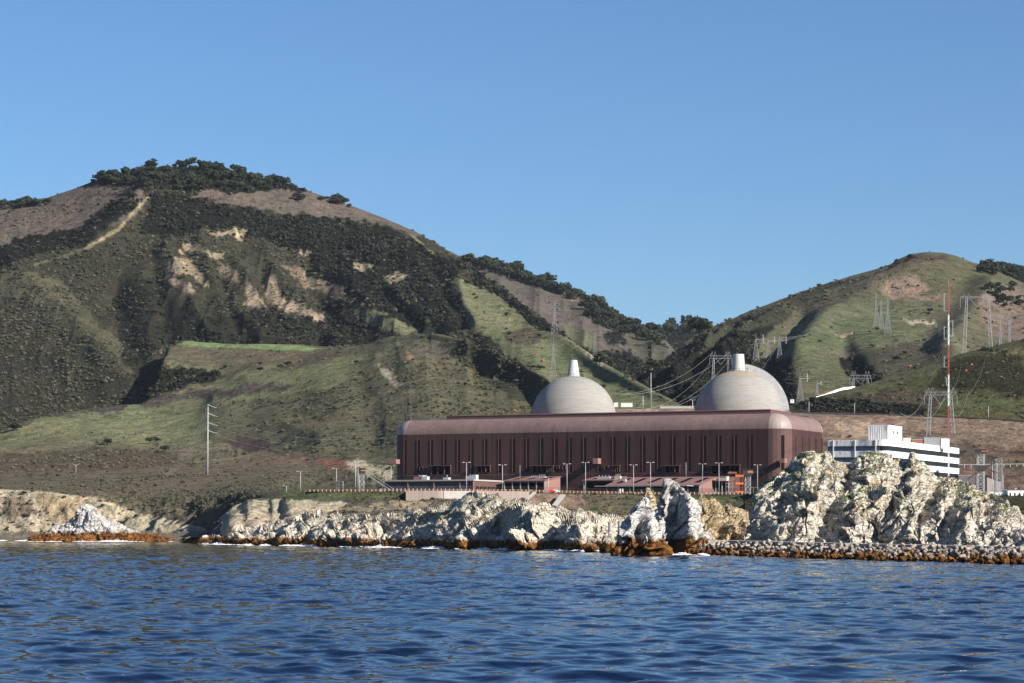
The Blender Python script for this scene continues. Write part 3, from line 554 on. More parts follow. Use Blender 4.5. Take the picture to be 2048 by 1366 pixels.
coast_rows = [[(p, zpy(-2.5, wl(p) - 4), wl(p) - 4) for p in xs], [(p, zpy(2.2, wl(p) + 3), wl(p) + 3) for p in xs], [(p, mid_[p], (wl(p) + cY(p)) / 2) for p in xs], [(p, crest[p], cY(p)) for p in xs],
              [(p, zpy(CAMH + (HZ - crest[p]) / F * cY(p) - 1.5, cY(p) + 40), cY(p) + 40) for p in xs], blf, edge2, [(p, zpy(CAMH + (HZ - q) / F * Y, Y) + 0, Y + 12) for p, q, Y in [(a, b + 1.2, c) for a, b, c in edge2]]]
G = loft(coast_rows, 400, 1530, 900, [8, 26, 40, 16, 30, 34, 4], 5)
# split the sheet: wild rock in front, earth bluff behind
nvr = 8 + 26 + 40 + 16
def make_rock(name, G, mat, a_scale=1.0, seed=0, feats=(), label=None):
    nv, nu = G.shape[:2]; N = gnormals(G).reshape(-1, 3); P = G.reshape(-1, 3); px, py = project(P)
    N = np.where(N[:, 2:3] < -0.2, -N, N)
    a = rock_disp(P, N, 1.0, 1.5, seed) * a_scale * 1.25
    Q = P + N * a[:, None]
    for cx, cy, rx, ry, dY, dX in feats:
        tx = px - cx + .5 * (py - cy) + rx * .5 * vn(np.stack([px / 12, py / 12, py * 0 + cx], 1), 3)
        g = np.exp(-np.abs(tx / rx) ** 2.2 - np.abs((py - cy) / ry) ** 2.2); Q[:, 1] -= .85 * dY * g; Q[:, 0] += dX * g
    TERRAINS.append((Q, gfaces(nv, nu)))
    return tag(mesh_np(name, Q, gfaces(nv, nu), mat, False), label, kind="structure")
make_rock("shore_rocks", G[:nvr + 4], CREAM, 1.0, 1, [(986, 1082, 30, 30, -22, 0), (1060, 1066, 26, 30, 16, -5), (900, 1060, 40, 25, 7, 0), (1005, 1052, 22, 14, -9, 0), (770, 1060, 28, 16, -7, 0), (720, 1072, 40, 14, 6, 0), (600, 1052, 12, 16, -8, 0), (640, 1072, 30, 14, 5, 0), (1150, 1066, 26, 22, 7, 0), (1110, 1085, 12, 20, -7, 0), (1215, 1085, 30, 20, -10, 0), (840, 1078, 14, 12, -6, 0), (940, 1030, 20, 10, 6, 0)])
# bluff under the plant: earth, grass and pale cliff
B = G[nvr:]; nv, nu = B.shape[:2]; N = gnormals(B).reshape(-1, 3); P = B.reshape(-1, 3); px, py = project(P)
N = np.where(N[:, 2:3] < 0, -N, N)
fl = 1 - smoothn(P[:, 2], 17, 21.6)
a = (2.0 * fbm(P / 25, 4, 301) + 1.2 * (ridged(P / np.array([7, 12, 30]), 3, 303) - .5)) * fl
P = P + N * a[:, None]
for cx, cy, rx, ry, dY in [(505, 1020, 14, 30, 10), (560, 1016, 10, 24, -8), (590, 1016, 20, 24, 9), (535, 1020, 8, 20, -6), (470, 1050, 16, 30, 8)]:
    g = np.exp(-np.abs((px - cx) / rx) ** 2.6 - np.abs((py - cy) / ry) ** 2.6); P[:, 1] -= dY * g
bz = [(A(120, 112, 98), .3, [(400, 900), (640, 990), (1530, 975), (1530, 1100), (400, 1100)], .45),
      (A(104, 118, 66), .12, [(560, 975), (840, 978), (860, 992), (800, 998), (640, 998), (560, 1000)], .5),
      (PALE, .04, [(440, 1010), (480, 1003), (560, 998), (660, 1004), (700, 1008), (650, 1030), (560, 1045), (440, 1085)], .4), (A(190, 168, 136), .1, [(780, 1002), (860, 1004), (860, 1016), (740, 1022), (660, 1022)], .4),
      (A(156, 126, 108), .02, [(1062, 987), (1160, 989), (1170, 1010), (1150, 1022), (1080, 1020), (1050, 1005)], .3),
      (A(108, 106, 84), .45, [(1160, 989), (1300, 990), (1530, 988), (1530, 1020), (1300, 1030), (1180, 1020)], .45), (A(84, 96, 48), .3, [(1100, 1018), (1200, 1020), (1200, 1032), (1090, 1026)], .4), (A(96, 116, 52), .15, [(1370, 988), (1500, 989), (1500, 1000), (1370, 998)], .5)]
px, py = project(P); c, dn, k = paint(px, py, (*A(120, 112, 98), .3, .45), bz, 0.5, 9)
tag(mesh_np("plant_bluff", P, gfaces(nv, nu), TERR, True, cols=c), kind="structure"); TERRAINS.append((P, gfaces(nv, nu)))
Fc = gfaces(nv, nu); ctr = P[Fc].mean(1); pr = dn[Fc].mean(1) * (ctr[:, 2] > 8); ii = RNG.choice(len(Fc), 1600, p=pr / pr.sum()); SC_PTS.append((ctr[ii], k[Fc[ii, 0]] * 0 + .45, 20))

# the great headland on the right
hx = [1488, 1494, 1500, 1510, 1525, 1540, 1560, 1580, 1592, 1602, 1615, 1628, 1640, 1650, 1665, 1690, 1700, 1712, 1725, 1745, 1765, 1785, 1800, 1810, 1814, 1820, 1828, 1834, 1842, 1855, 1875, 1900, 1930, 1960, 1985, 2000, 2020, 2048, 2080, 2300]
hc = [1092, 1060, 1012, 984, 968, 960, 948, 930, 916, 909, 904, 903, 912, 903, 918, 926, 930, 914, 906, 904, 908, 917, 920, 922, 912, 903, 904, 914, 922, 940, 952, 954, 966, 978, 985, 994, 1010, 1028, 1040, 1060]
hcY = [600, 606, 614, 620, 622, 624, 626, 628, 630] + [632] * 14 + [630] * 10 + [624, 620, 614, 606, 600, 590, 570]
hb = [(p, zpy(-1, Y), Y) for p, Y in ((1488, 600), (1500, 592), (1540, 584), (1600, 588), (1700, 582), (1800, 580), (1900, 572), (2048, 560), (2300, 530))]
hbx = [t[0] for t in hb]; hbY = [t[2] for t in hb]
def row(fr, fy):     # fr: share of height, fy: share of depth
    o = []
    for p, q, Y in zip(hx, hc, hcY):
        b = float(np.interp(p, hbx, hbY)); z = CAMH + (HZ - q) / F * Y; zz = -1 + (z + 1) * fr; yy = b + (Y - b) * fy; o.append((p, zpy(zz, yy), yy))
    return o
HR = [row(0, 0), row(0.30, 0.12), row(0.52, 0.22), row(0.70, 0.48), row(0.84, 0.72), row(1, 1), [(p, zpy(CAMH + (HZ - q) / F * Y - 8, Y + 22), Y + 22) for p, q, Y in zip(hx, hc, hcY)], [(p, zpy(-2, Y + 60), Y + 60) for p, q, Y in zip(hx, hc, hcY)]]
hfe = [(1525, 1065, 24, 45, -9, 0), (1572, 1075, 14, 24, -7, 0), (1600, 1040, 30, 60, 5, 0), (1640, 985, 40, 26, 5, 0), (1650, 1050, 14, 44, -6, 0), (1700, 1050, 30, 45, 5, 0), (1862, 1000, 14, 42, -10, 0), (1845, 1030, 10, 26, -8, 0), (1893, 1040, 9, 50, -7, 0),
       (1925, 1040, 24, 60, 8, 0), (1800, 1055, 30, 40, 6, 0), (1740, 985, 26, 24, -4, 0), (1755, 940, 40, 24, 5, 0), (1795, 1085, 16, 14, -5, 0), (1690, 960, 12, 30, -5, 0), (1980, 1010, 12, 24, -4, 0), (1620, 930, 22, 22, 4, 0), (1900, 990, 30, 18, 4, 0), (1780, 1020, 12, 40, -4, 0), (1960, 1070, 24, 30, 4, 0)]
rock_loft("headland", HR, 1488, 2300, 900, [50, 44, 40, 34, 44, 14, 10], HEADM, hfe, 1.0, 0.8, 5, 1.0, smooth_px=2)

# ochre outcrop in the cove between stack and headland
ox = [1385, 1392, 1400, 1415, 1430, 1445, 1460, 1480, 1500, 1515]; oc = [1080, 1010, 985, 992, 1000, 1010, 1006, 1014, 1030, 1060]
oY = [720] * 10
rock_loft("ochre_outcrop", [[(p, zpy(-1.5, 700), 700) for p in ox], [(p, (1092 + q * 2) / 3 + 8, 712) for p, q in zip(ox, oc)], [(p, q, 730) for p, q in zip(ox, oc)], [(p, zpy(2, 770), 770) for p in ox]], 1385, 1515, 190, [24, 30, 16], OCHRE, [(1440, 1070, 40, 22, -14, 0)], 0.6, 0.6, 8, kind="thing", cat="rock", label="ochre rock with mossy ledges in the cove between the white sea stack and the headland")
rock_loft("cove_rock", [[(1200, zpy(-1.5, 800), 800), (1420, zpy(-1.5, 800), 800)], [(1200, 1066, 812), (1240, 1050, 812), (1300, 1040, 812), (1420, 1050, 812)], [(1200, 1050, 830), (1230, 1034, 830), (1260, 1026, 830), (1300, 1024, 830), (1420, 1040, 830)], [(1200, zpy(1, 870), 870), (1420, zpy(1, 870), 870)]], 1200, 1420, 240, [20, 24, 12], OCHRE, (), 0.8, 0.8, 9, kind="thing", cat="rock", label="low brown rock at the back of the cove behind the smaller sea stack")

def stack(name, sil, Yc, depth, mat, label, seed=0, nu=300, nv=150, big=1.0, sc=0.7, notches=()):
    sil = sorted(sil); py = np.array([s[0] for s in sil], float); L = np.array([s[1] for s in sil], float); R = np.array([s[2] for s in sil], float)
    ys = np.linspace(py[0], py[-1], nv); l = np.interp(ys, py, L); r = np.interp(ys, py, R)
    th = np.linspace(0, 2 * math.pi, nu, endpoint=False); V = []
    for y, a, b in zip(ys, l, r):
        cx = ((a + b) / 2 - 1024) / F * Yc; hw = (b - a) / 2 / F * Yc; z = CAMH + (HZ - y) / F * Yc
        e = 0.85; V.append(np.stack([cx + hw * np.sign(np.cos(th)) * np.abs(np.cos(th)) ** e, Yc - hw * depth * np.sign(np.sin(th)) * np.abs(np.sin(th)) ** e, np.full(nu, z)], 1))
    G = np.array(V); P = G.reshape(-1, 3); C = G.mean(1, keepdims=True); N = (G - C); N[..., 2] = 0.25 * np.linalg.norm(N[..., :2], axis=2); N /= np.linalg.norm(N, axis=2, keepdims=True) + 1e-9; N = N.reshape(-1, 3)
    a = rock_disp(P, N, big, sc, seed) * np.clip(np.repeat((r - l) / 2 / F * Yc, nu) / 5, 0.15, 1)
    Q = P + N * (a + 0.2)[:, None]; px, pyy = project(Q); front = P[:, 1] < np.repeat(C[:, 0, 1], nu) + 0.5
    for cx, cy, rx, ry, dY, dX in notches:
        g = np.exp(-np.abs((px - cx) / rx) ** 2.4 - np.abs((pyy - cy) / ry) ** 2.4) * front; Q[:, 1] -= dY * g; Q[:, 0] += dX * g
    i = np.arange(nv * nu).reshape(nv, nu); j = np.roll(i, -1, 1)
    Fc = np.stack([i[:-1].ravel(), j[:-1].ravel(), j[1:].ravel(), i[1:].ravel()], 1)
    top = len(Q); Q = np.vstack([Q, Q[:nu].mean(0) + [0, 0, 0.3]]); cap = np.stack([i[0], np.full(nu, top), np.full(nu, top), j[0]], 1)
    o = mesh_np(name, Q, Fc, mat, False)
    me = o.data  # close the top with a small fan
    import bmesh; bm = bmesh.new(); bm.from_mesh(me); bm.verts.ensure_lookup_table()
    vs_ = [bm.verts[k] for k in range(nu)]; bm.faces.new(vs_); bm.to_mesh(me); bm.free()
    TERRAINS.append((Q, Fc))
    return tag(o, label, "sea stack" if nv > 60 else "rock")
stack("sea_stack", [(990, 1288, 1292), (996, 1284, 1296), (1004, 1276, 1302), (1014, 1268, 1306), (1030, 1262, 1312), (1050, 1252, 1318), (1070, 1240, 1325), (1090, 1234, 1331), (1102, 1232, 1336), (1116, 1228, 1340)], 568, 0.8, WHITE, "smaller pointed white sea stack, left of the taller one", 11, notches=[(1275, 1070, 8, 22, -2.5, 0), (1300, 1060, 10, 40, 1.5, 0), (1262, 1040, 10, 14, 1.5, 0)])
stack("sea_stack", [(957, 1331, 1337), (962, 1326, 1345), (972, 1325, 1356), (982, 1327, 1366), (992, 1328, 1380), (1002, 1326, 1388), (1016, 1320, 1394), (1030, 1318, 1398), (1045, 1318, 1403), (1060, 1320, 1408), (1075, 1322, 1414), (1090, 1322, 1420), (1104, 1320, 1424), (1118, 1316, 1428)], 604, 0.8, WHITE, "taller white sea stack with a leaning finger of rock at its top", 12, notches=[(1348, 1050, 16, 60, -5, 0), (1380, 1040, 14, 60, 2.5, 0), (1340, 1090, 20, 16, -2, 0), (1345, 985, 6, 8, -1.5, 0)])
stack("sea_stack", [(1044, 1172, 1184), (1048, 1166, 1192), (1054, 1160, 1202), (1060, 1152, 1216), (1066, 1120, 1230), (1072, 1095, 1248), (1080, 1060, 1275), (1084, 1045, 1300), (1092, 1035, 1320)], 1250, 0.35, WHITE, "broken sea stack far left", 13)
COL.objects.unlink(bpy.data.objects["sea_stack.002"]); TERRAINS.pop()   # replaced below by the long low rock
lr = [(55, 1078), (64, 1070), (80, 1064), (100, 1058), (106, 1046), (125, 1044), (148, 1043), (152, 1026), (160, 1012), (172, 1008), (186, 1010), (195, 1022), (205, 1034), (225, 1040), (245, 1050), (262, 1058), (275, 1064), (300, 1068), (330, 1072), (350, 1080)]
rock_loft("island_rock", [[(p, zpy(-2, 1196), 1196) for p, q in lr], [(p, (1078 + q) / 2 + 6, 1203) for p, q in lr], [(p, q, 1216) for p, q in lr], [(p, zpy(-2, 1240), 1240) for p, q in lr]], 55, 350, 420, [24, 34, 16], WEEDY, [(160, 1055, 12, 20, -6, 0), (120, 1062, 12, 10, -4, 0), (215, 1055, 20, 14, 4, 0), (185, 1035, 16, 20, 4, 0)], 1.2, 1.0, 14, kind="thing", cat="rock", label="low white topped rock with rust brown weed at the far left of the shore")
stack("pinnacle_rock", [(976, 1293, 1297), (984, 1290, 1302), (996, 1286, 1308), (1012, 1282, 1312), (1040, 1278, 1318), (1062, 1274, 1322)], 800, 0.8, OCHRE, "small ochre pinnacle peeping between the two white sea stacks", 15, 90, 50, 0.4, 0.4)
for j, (cx, top, wdt, Yb, lb) in enumerate([(1215, 1066, 12, 640, "pale boulder in the rubble by the concrete pipes"), (392, 1073, 26, 1100, "rust brown weedy boulder in the gap of the shore"), (620, 1089, 10, 872, "dark weedy boulder in the surf below the long headland")]):
    stack("boulder", [(top, cx - wdt * .3, cx + wdt * .3), (top + 5, cx - wdt * .8, cx + wdt * .8), (top + 12, cx - wdt, cx + wdt), (zpy(-1.5, Yb), cx - wdt * 1.2, cx + wdt * 1.2)], Yb, 0.8, CREAM if j == 0 else OCHRE, lb, 16 + j, 70, 36, 0.35, 0.35)

# ------------------------------------------------------------------ sea
def sea():
    nu, nr = 1000, 1800
    ang = np.concatenate([[-1.2, -0.6, -0.36], np.linspace(-0.26, 0.26, nu), [0.36, 0.6, 1.2]])
    Y = 58 * (1950 / 58) ** np.linspace(0, 1, nr); Y = np.concatenate([[8, 25, 45], Y, [2600, 4000, 9000]])
    T, YY = np.meshgrid(ang, Y); X = (T * YY); Yr = YY.copy(); Z = np.zeros_like(X)
    rg = np.random.default_rng(5); nw = 90
    fade = (np.abs(T) < 0.261) & (YY > 57) & (YY < 1960)
    DX = np.zeros_like(X); DY = np.zeros_like(X)
    gust = 0.75 + 0.5 * fbm(np.stack([X.ravel() / 60, YY.ravel() / 60, X.ravel() * 0], 1), 2, 400).reshape(X.shape)
    for i in range(nw):
        lam = 0.5 * (16 / 0.5) ** ((i + rg.random()) / nw); k = 2 * math.pi / lam
        th = math.radians(90 + 20 + rg.normal() * (38 if lam < 4 else 26))
        amp = 0.0047 * lam * (0.6 if lam > 8 else 1.0 if lam > 4.5 else 1.5 if lam > 1.5 else 0.6) * (0.6 + 0.8 * rg.random()) * (0.55 if lam > 12 else 1) / math.sqrt(nw / 44); ph = rg.random() * 6.283
        cutoff = np.clip((lam / (YY * 0.0007 + YY**2 * 4e-6) - 1.0) / 1.5, 0, 1)      # leave out waves the grid cannot carry
        arg = k * (math.cos(th) * X + math.sin(th) * YY) + ph; am = amp * cutoff * (gust if lam < 5 else 1)
        Z += am * np.cos(arg); DX -= 0.75 * am * math.cos(th) * np.sin(arg); DY -= 0.75 * am * math.sin(th) * np.sin(arg)
    Z *= fade; X = X + DX * fade; Yr = Yr + DY * fade
    Z -= 0.0
    P = np.stack([X.ravel(), Yr.ravel(), Z.ravel()], 1)
    m, nt, b = newmat("sea_water", 0.01, (0.0006, 0.004, 0.018), 0, 0.5); b.inputs["IOR"].default_value = 1.333
    p = wpos(nt); mp = scaled(nt, p, (1.0, 1.7, 1.0)); mp.node.inputs["Rotation"].default_value = (0, 0, 0.35)
    n1 = noise(nt, mp, 1.15, 6, 0.62, 0.6); n2 = noise(nt, mp, 0.5, 2, 0.5, 0.3)
    bump(nt, b, math_(nt, 'ADD', math_(nt, 'MULTIPLY', n1, 0.12), math_(nt, 'MULTIPLY', n2, 1.5)), 0.5, 0.035)
    o = mesh_np("sea", P, gfaces(*Z.shape), m, True); tag(o, kind="structure")
sea()
# foam where the swell meets the rocks
fm, nt, b = newmat("foam", 0.9, (0.82, 0.84, 0.86)); 
def foam(name, pts, wdt, seed, label, hgt=.8):
    V = []; Fc = []; rg = np.random.default_rng(seed); n = 0
    for x in np.arange(pts[0][0], pts[-1][0], 0.5):
        Y = float(np.interp(x, [t[0] for t in pts], [t[1] for t in pts])); u = min(1, (x - pts[0][0]) / 12, (pts[-1][0] - x) / 12)
        dens = max(0, 0.25 + 1.1 * float(vn(np.array([[x / 19, seed, 0.5]]), seed)[0]) + .35 * float(vn(np.array([[x / 4.0, seed, 2.5]]), seed)[0])) * max(0, u)
        for q in range(int(14 * dens + rg.random())):
            yy = Y - wdt * rg.random() ** 1.5 * (0.2 + dens); far = (Y - yy) / wdt
            cx = (x + rg.normal() * 1.5 - 1024) / F * yy; cz = .06 + hgt * dens * rg.random() ** 2.2 * max(0, 1 - 2.2 * far); s_ = 0.05 + 0.17 * rg.random() ** 1.5
            for t in range(5):
                a_ = t / 5 * 6.283 + rg.random(); V.append((cx + math.cos(a_) * s_ * (1.3 + 2.5 * rg.random()), yy + math.sin(a_) * s_ * 2, cz - .12 * rg.random()))
            V.append((cx, yy, cz + s_ * 0.7))
            for t in range(5): Fc.append((n + t, n + (t + 1) % 5, n + 5))
            n += 6
    tag(mesh_np(name, V, Fc, fm, True), label, kind="stuff")
foam("surf", [(-20, 1290), (40, 1270), (60, 1215), (90, 1190)], 22, 1, "white surf at the far left beach")
foam("surf", [(90, 1192), (350, 1192)], 6, 5, "thin foam along the low white topped rock")
foam("surf", [(400, 1000), (450, 948), (520, 912), (560, 898)], 12, 2, "white surf in front of the rusty rocks")
foam("surf", [(560, 900), (620, 874), (700, 834), (800, 800), (850, 778), (1000, 722), (1060, 705)], 11, 3, "long white surf line below the headland")
foam("surf", [(1060, 706), (1240, 652), (1260, 585), (1420, 566)], 4, 4, "thin foam round the sea stacks")
# ------------------------------------------------------------------ mesh building for made things
class MB:
    def __init__(s): s.v = []; s.f = []
    def quad(s, a, b, c, d): n = len(s.v); s.v += [tuple(a), tuple(b), tuple(c), tuple(d)]; s.f.append((n, n + 1, n + 2, n + 3)); return s
    def box(s, x0, x1, y0, y1, z0, z1, M=None):
        P = [Vector(p) for p in ((x0, y0, z0), (x1, y0, z0), (x1, y1, z0), (x0, y1, z0), (x0, y0, z1), (x1, y0, z1), (x1, y1, z1), (x0, y1, z1))]
        return s.hexa(P, M)
    def hexa(s, P, M=None):
        if M is not None: P = [M @ Vector(p) for p in P]
        n = len(s.v); s.v += [tuple(p) for p in P]
        s.f += [tuple(n + i for i in q) for q in ((0, 3, 2, 1), (4, 5, 6, 7), (0, 1, 5, 4), (1, 2, 6, 5), (2, 3, 7, 6), (3, 0, 4, 7))]; return s
    def bar(s, a, b, r, n=4, r2=None):
        a = Vector(a); b = Vector(b); d = b - a
        if d.length < 1e-6: return s
        q = d.to_track_quat('Z', 'Y'); r2 = r if r2 is None else r2; k = len(s.v)
        for c, rr in ((a, r), (b, r2)):
            for i in range(n):
                t = 2 * math.pi * (i + .5) / n; s.v.append(tuple(c + q @ Vector((math.cos(t) * rr, math.sin(t) * rr, 0))))
        for i in range(n): j = (i + 1) % n; s.f.append((k + i, k + j, k + n + j, k + n + i))
        s.f.append(tuple(k + n - 1 - i for i in range(n))); s.f.append(tuple(k + n + i for i in range(n))); return s
    def lathe(s, prof, n=32, c=(0, 0)):
        k = len(s.v)
        for r, z in prof:
            for i in range(n): t = 2 * math.pi * i / n; s.v.append((c[0] + r * math.cos(t), c[1] + r * math.sin(t), z))
        for a in range(len(prof) - 1):
            for i in range(n): j = (i + 1) % n; s.f.append((k + a * n + i, k + a * n + j, k + (a + 1) * n + j, k + (a + 1) * n + i))
        return s
    def ball(s, c, r, n=10, m=6):
        k = len(s.v)
        for a in range(m + 1):
            p = math.pi * a / m
            for i in range(n): t = 2 * math.pi * i / n; s.v.append((c[0] + r * math.sin(p) * math.cos(t), c[1] + r * math.sin(p) * math.sin(t), c[2] + r * math.cos(p)))
        for a in range(m):
            for i in range(n): j = (i + 1) % n; s.f.append((k + a * n + j, k + a * n + i, k + (a + 1) * n + i, k + (a + 1) * n + j))
        return s
    def build(s, name, mat, parent=None, smooth=False):
        me = bpy.data.meshes.new(name); me.from_pydata(s.v, [], s.f); me.materials.append(mat)
        if smooth: me.polygons.foreach_set("use_smooth", [True] * len(me.polygons))
        me.update(); o = bpy.data.objects.new(name, me); COL.objects.link(o)
        if parent: o.parent = parent
        return o
def copy_tree(o, parent=None):
    c = o.copy(); COL.objects.link(c)
    if parent: c.parent = parent
    for ch in list(o.children): copy_tree(ch, c)
    return c

BVHS = [BVHTree.FromPolygons([tuple(map(float, v)) for v in P], [tuple(map(int, f)) for f in Fc]) for P, Fc in TERRAINS]
def hit(px, py):
    o = Vector((0, 0, CAMH)); d = Vector(((px - 1024) / F, 1, (HZ - py) / F)).normalized(); best = None; bd = 1e9
    for t in BVHS:
        loc, n, i, ds = t.ray_cast(o, d, 9000)
        if loc is not None and ds < bd: best, bd = loc, ds
    return best
def drop(x, y, top=900):
    best = None
    for t in BVHS:
        loc, n, i, ds = t.ray_cast(Vector((x, y, top)), Vector((0, 0, -1)), 2000)
        if loc is not None and (best is None or loc.z > best.z): best = loc
    return best
def base(px, py, Y=None):            # a spot on the ground seen at (px, py); given Y, straight down at that distance
    if Y is None:
        h = hit(px, py)
        if h is not None: return h
    Y = Y or 2000; q = W(px, py, Y); g = drop(q.x, q.y); return g if g is not None else q

def corrugated(name, c, scale=1.0, rough=0.45, var=0.18, spec=0.4):
    """ribbed sheet metal with rain streaks"""
    m, nt, b = newmat(name, rough, None, 0.0, spec); tc = nd(nt, "ShaderNodeTexCoord").outputs["Object"]
    st = noise(nt, scaled(nt, tc, (1, 1, 0.03)), 0.35, 6, 0.7); st2 = noise(nt, scaled(nt, tc, (1, 1, 0.008)), 1.6, 2, 0.6); bl = noise(nt, tc, 0.06, 3, 0.5)
    o = ramp(nt, st, [(0.3, tuple(x * (1 - var) for x in c)), (0.7, tuple(x * (1 + var) for x in c))])
    o = mix(nt, 1.0, o, ramp(nt, st2, [(0.3, (0.86, 0.86, 0.87)), (0.7, (1.12, 1.11, 1.1))]), 'MULTIPLY')
    o = mix(nt, 1.0, o, ramp(nt, bl, [(0.35, (0.9, 0.9, 0.92)), (0.65, (1.1, 1.08, 1.06))]), 'MULTIPLY')
    nt.links.new(o, b.inputs["Base Color"])
    return m
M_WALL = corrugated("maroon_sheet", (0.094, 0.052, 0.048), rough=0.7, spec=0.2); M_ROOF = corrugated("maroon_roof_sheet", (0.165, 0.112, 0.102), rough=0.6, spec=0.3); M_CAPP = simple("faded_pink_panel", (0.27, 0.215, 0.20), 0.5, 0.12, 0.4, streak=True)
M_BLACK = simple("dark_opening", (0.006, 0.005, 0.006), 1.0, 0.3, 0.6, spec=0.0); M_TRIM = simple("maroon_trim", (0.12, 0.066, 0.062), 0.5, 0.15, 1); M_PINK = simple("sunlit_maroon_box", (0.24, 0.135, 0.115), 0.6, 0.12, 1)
M_SLOT = simple('slot_shade_panel', (0.012, 0.009, 0.009), 1.0, .2, 1, spec=.05)  # near-black panels on the wall stand in for shade inside the slots
M_GLASS, nt_, b_ = newmat("dark_glass", 0.08, (0.010, 0.012, 0.015), 0, 0.15); b_.inputs['Roughness'].default_value = .35
M_BLUEG, nt_, b_ = newmat("blue_glass", 0.15, (0.03, 0.07, 0.13), 0, 0.6)
M_WHITE = simple("white_paint", (0.74, 0.74, 0.73), 0.6, 0.05, 0.5, dirt=(0.35, 0.24, 0.17), dirt_amt=0.12); M_WRUST = simple("rust_streaked_white", (0.66, 0.65, 0.63), 0.6, 0.12, 0.35, streak=True, dirt=(0.24, 0.11, 0.05), dirt_amt=0.85)
M_STEEL = simple("galvanised_steel", (0.26, 0.26, 0.265), 0.5, 0.15, 1, 0.2); M_POLE = simple("pale_pole_paint", (0.38, 0.39, 0.40), 0.5, 0.1, 1); M_RUSTY = simple("rusty_steel", (0.22, 0.09, 0.05), 0.8, 0.3, 1)
M_RED = simple("red_mast_paint", (0.36, 0.075, 0.055), 0.5, 0.15, 1); M_ORANGE = simple("orange_sheet", (0.60, 0.13, 0.04), 0.6, 0.15, 1.5); M_DARKST = simple("dark_steel", (0.03, 0.028, 0.028), 0.6, 0.3, 1)
M_CONCW = simple("retaining_concrete", (0.27, 0.22, 0.19), 0.9, 0.15, 0.3, streak=True, dirt=(0.2, 0.16, 0.14), dirt_amt=0.4); M_CONCR = simple("pale_concrete", (0.34, 0.32, 0.295), 0.9, 0.15, 0.8, dirt=(0.14, 0.12, 0.1), dirt_amt=0.5)
M_WIRE = simple("wire", (0.42, 0.42, 0.42), 0.5, 0.05, 1, 0.5); M_TAN = simple("beige_panel", (0.50, 0.44, 0.36), 0.7, 0.1, 0.8); M_PALEG = simple("pale_green_container", (0.52, 0.58, 0.52), 0.7, 0.1, 1)

# ------------------------------------------------------------------ frame of reference of the turbine hall
TH = math.radians(23.8); Yc = 1200.0; Cc = Vector(((1573 - 1024) / F * Yc, Yc, 0))
E1 = Vector((-math.cos(TH), math.sin(TH), 0)); NF = Vector((-math.sin(TH), -math.cos(TH), 0))      # along to the left, out towards the sea
ROT = Matrix(((E1.x, -NF.x, 0, Cc.x), (E1.y, -NF.y, 0, Cc.y), (0, 0, 1, 0), (0, 0, 0, 1)))              # local: a along, b behind the front, z up
ROTZ = math.atan2(E1.y, E1.x)
RC, RF, ZW, ZR = 9.0, 7.6, 54.4, 62.0
def L2W(a, b, z): return ROT @ Vector((a, b, z))
def a_of(px, b=0.0):               # place along the hall that is seen in column px at depth b behind the front
    t = (px - 1024) / F; x0 = Cc.x - NF.x * b; y0 = Cc.y - NF.y * b
    return (x0 - t * y0) / (t * E1.y - E1.x)
LH = a_of(789, 3) + .6; t_ = (1652.5 - 1024) / F; WH = (t_ * Cc.y - Cc.x) / (-NF.x + t_ * NF.y) + 2.0
print('hall', LH, WH)
# local frame is mirrored (E1, -NF, z is left handed or not): parts are written straight in world space
def LB(mb, a0, a1, b0, b1, z0, z1): return mb.box(a0, a1, b0, b1, z0, z1, ROT)
def thing(name, a, b, z, label, cat, group=None): return empty(name, L2W(a, b, z), 0, label, cat, group)
def part(mb, name, mat, root, smooth=False):       # keeps world coordinates under a moved root
    o = mb.build(name, mat, None, smooth); 
    r = root
    off = Vector((0, 0, 0))
    while r is not None: off += r.location; r = r.parent
    o.data.transform(Matrix.Translation(-off)); o.parent = root; return o

hall = thing("turbine_hall", LH / 2, 0, PZ, "long maroon hall with rounded roof edges and narrow slots, in front of the domes", "turbine building")
def rr(inset, z, n=7):               # rounded rectangle ring
    a0, a1, b0, b1 = inset, LH - inset, inset, WH - inset; r = max(RC - inset, 0.4); pts = []
    for cx, cy, s in ((a1 - r, b1 - r, 0), (a0 + r, b1 - r, 90), (a0 + r, b0 + r, 180), (a1 - r, b0 + r, 270)):
        for i in range(n + 1):
            t = math.radians(s + 90 * i / n); pts.append((cx + r * math.cos(t), cy + r * math.sin(t), z))
    return pts
def rings(R, name, mat, root, close=False, smooth=True, sel=None):
    mb = MB(); n = len(R[0])
    for q in R: mb.v += [tuple(ROT @ Vector(p)) for p in q]
    for k in range(len(R) - 1):
        for i in range(n):
            if sel and not sel(i): continue
            j = (i + 1) % n; mb.f.append((k * n + i, k * n + j, (k + 1) * n + j, (k + 1) * n + i))
    if close: mb.f.append(tuple((len(R) - 1) * n + i for i in range(n)))
    used = sorted({i for f in mb.f for i in f}); ix = {u: k for k, u in enumerate(used)}; mb.v = [mb.v[u] for u in used]; mb.f = [tuple(ix[i] for i in f) for f in mb.f]
    return part(mb, name, mat, root, smooth)
NA = 7; iscorner = lambda i: (i % (NA + 1)) != NA
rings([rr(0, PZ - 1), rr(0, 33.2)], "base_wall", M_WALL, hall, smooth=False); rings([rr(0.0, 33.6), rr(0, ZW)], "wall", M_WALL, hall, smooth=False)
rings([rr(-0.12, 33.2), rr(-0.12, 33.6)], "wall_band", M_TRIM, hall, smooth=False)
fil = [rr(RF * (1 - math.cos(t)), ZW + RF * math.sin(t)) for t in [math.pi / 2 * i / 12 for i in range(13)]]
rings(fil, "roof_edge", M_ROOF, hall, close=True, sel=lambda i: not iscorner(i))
for c in range(4): rings(fil, "corner_cap", M_CAPP, hall, smooth=False, sel=lambda i, c=c: iscorner(i) and i // (NA + 1) == c)
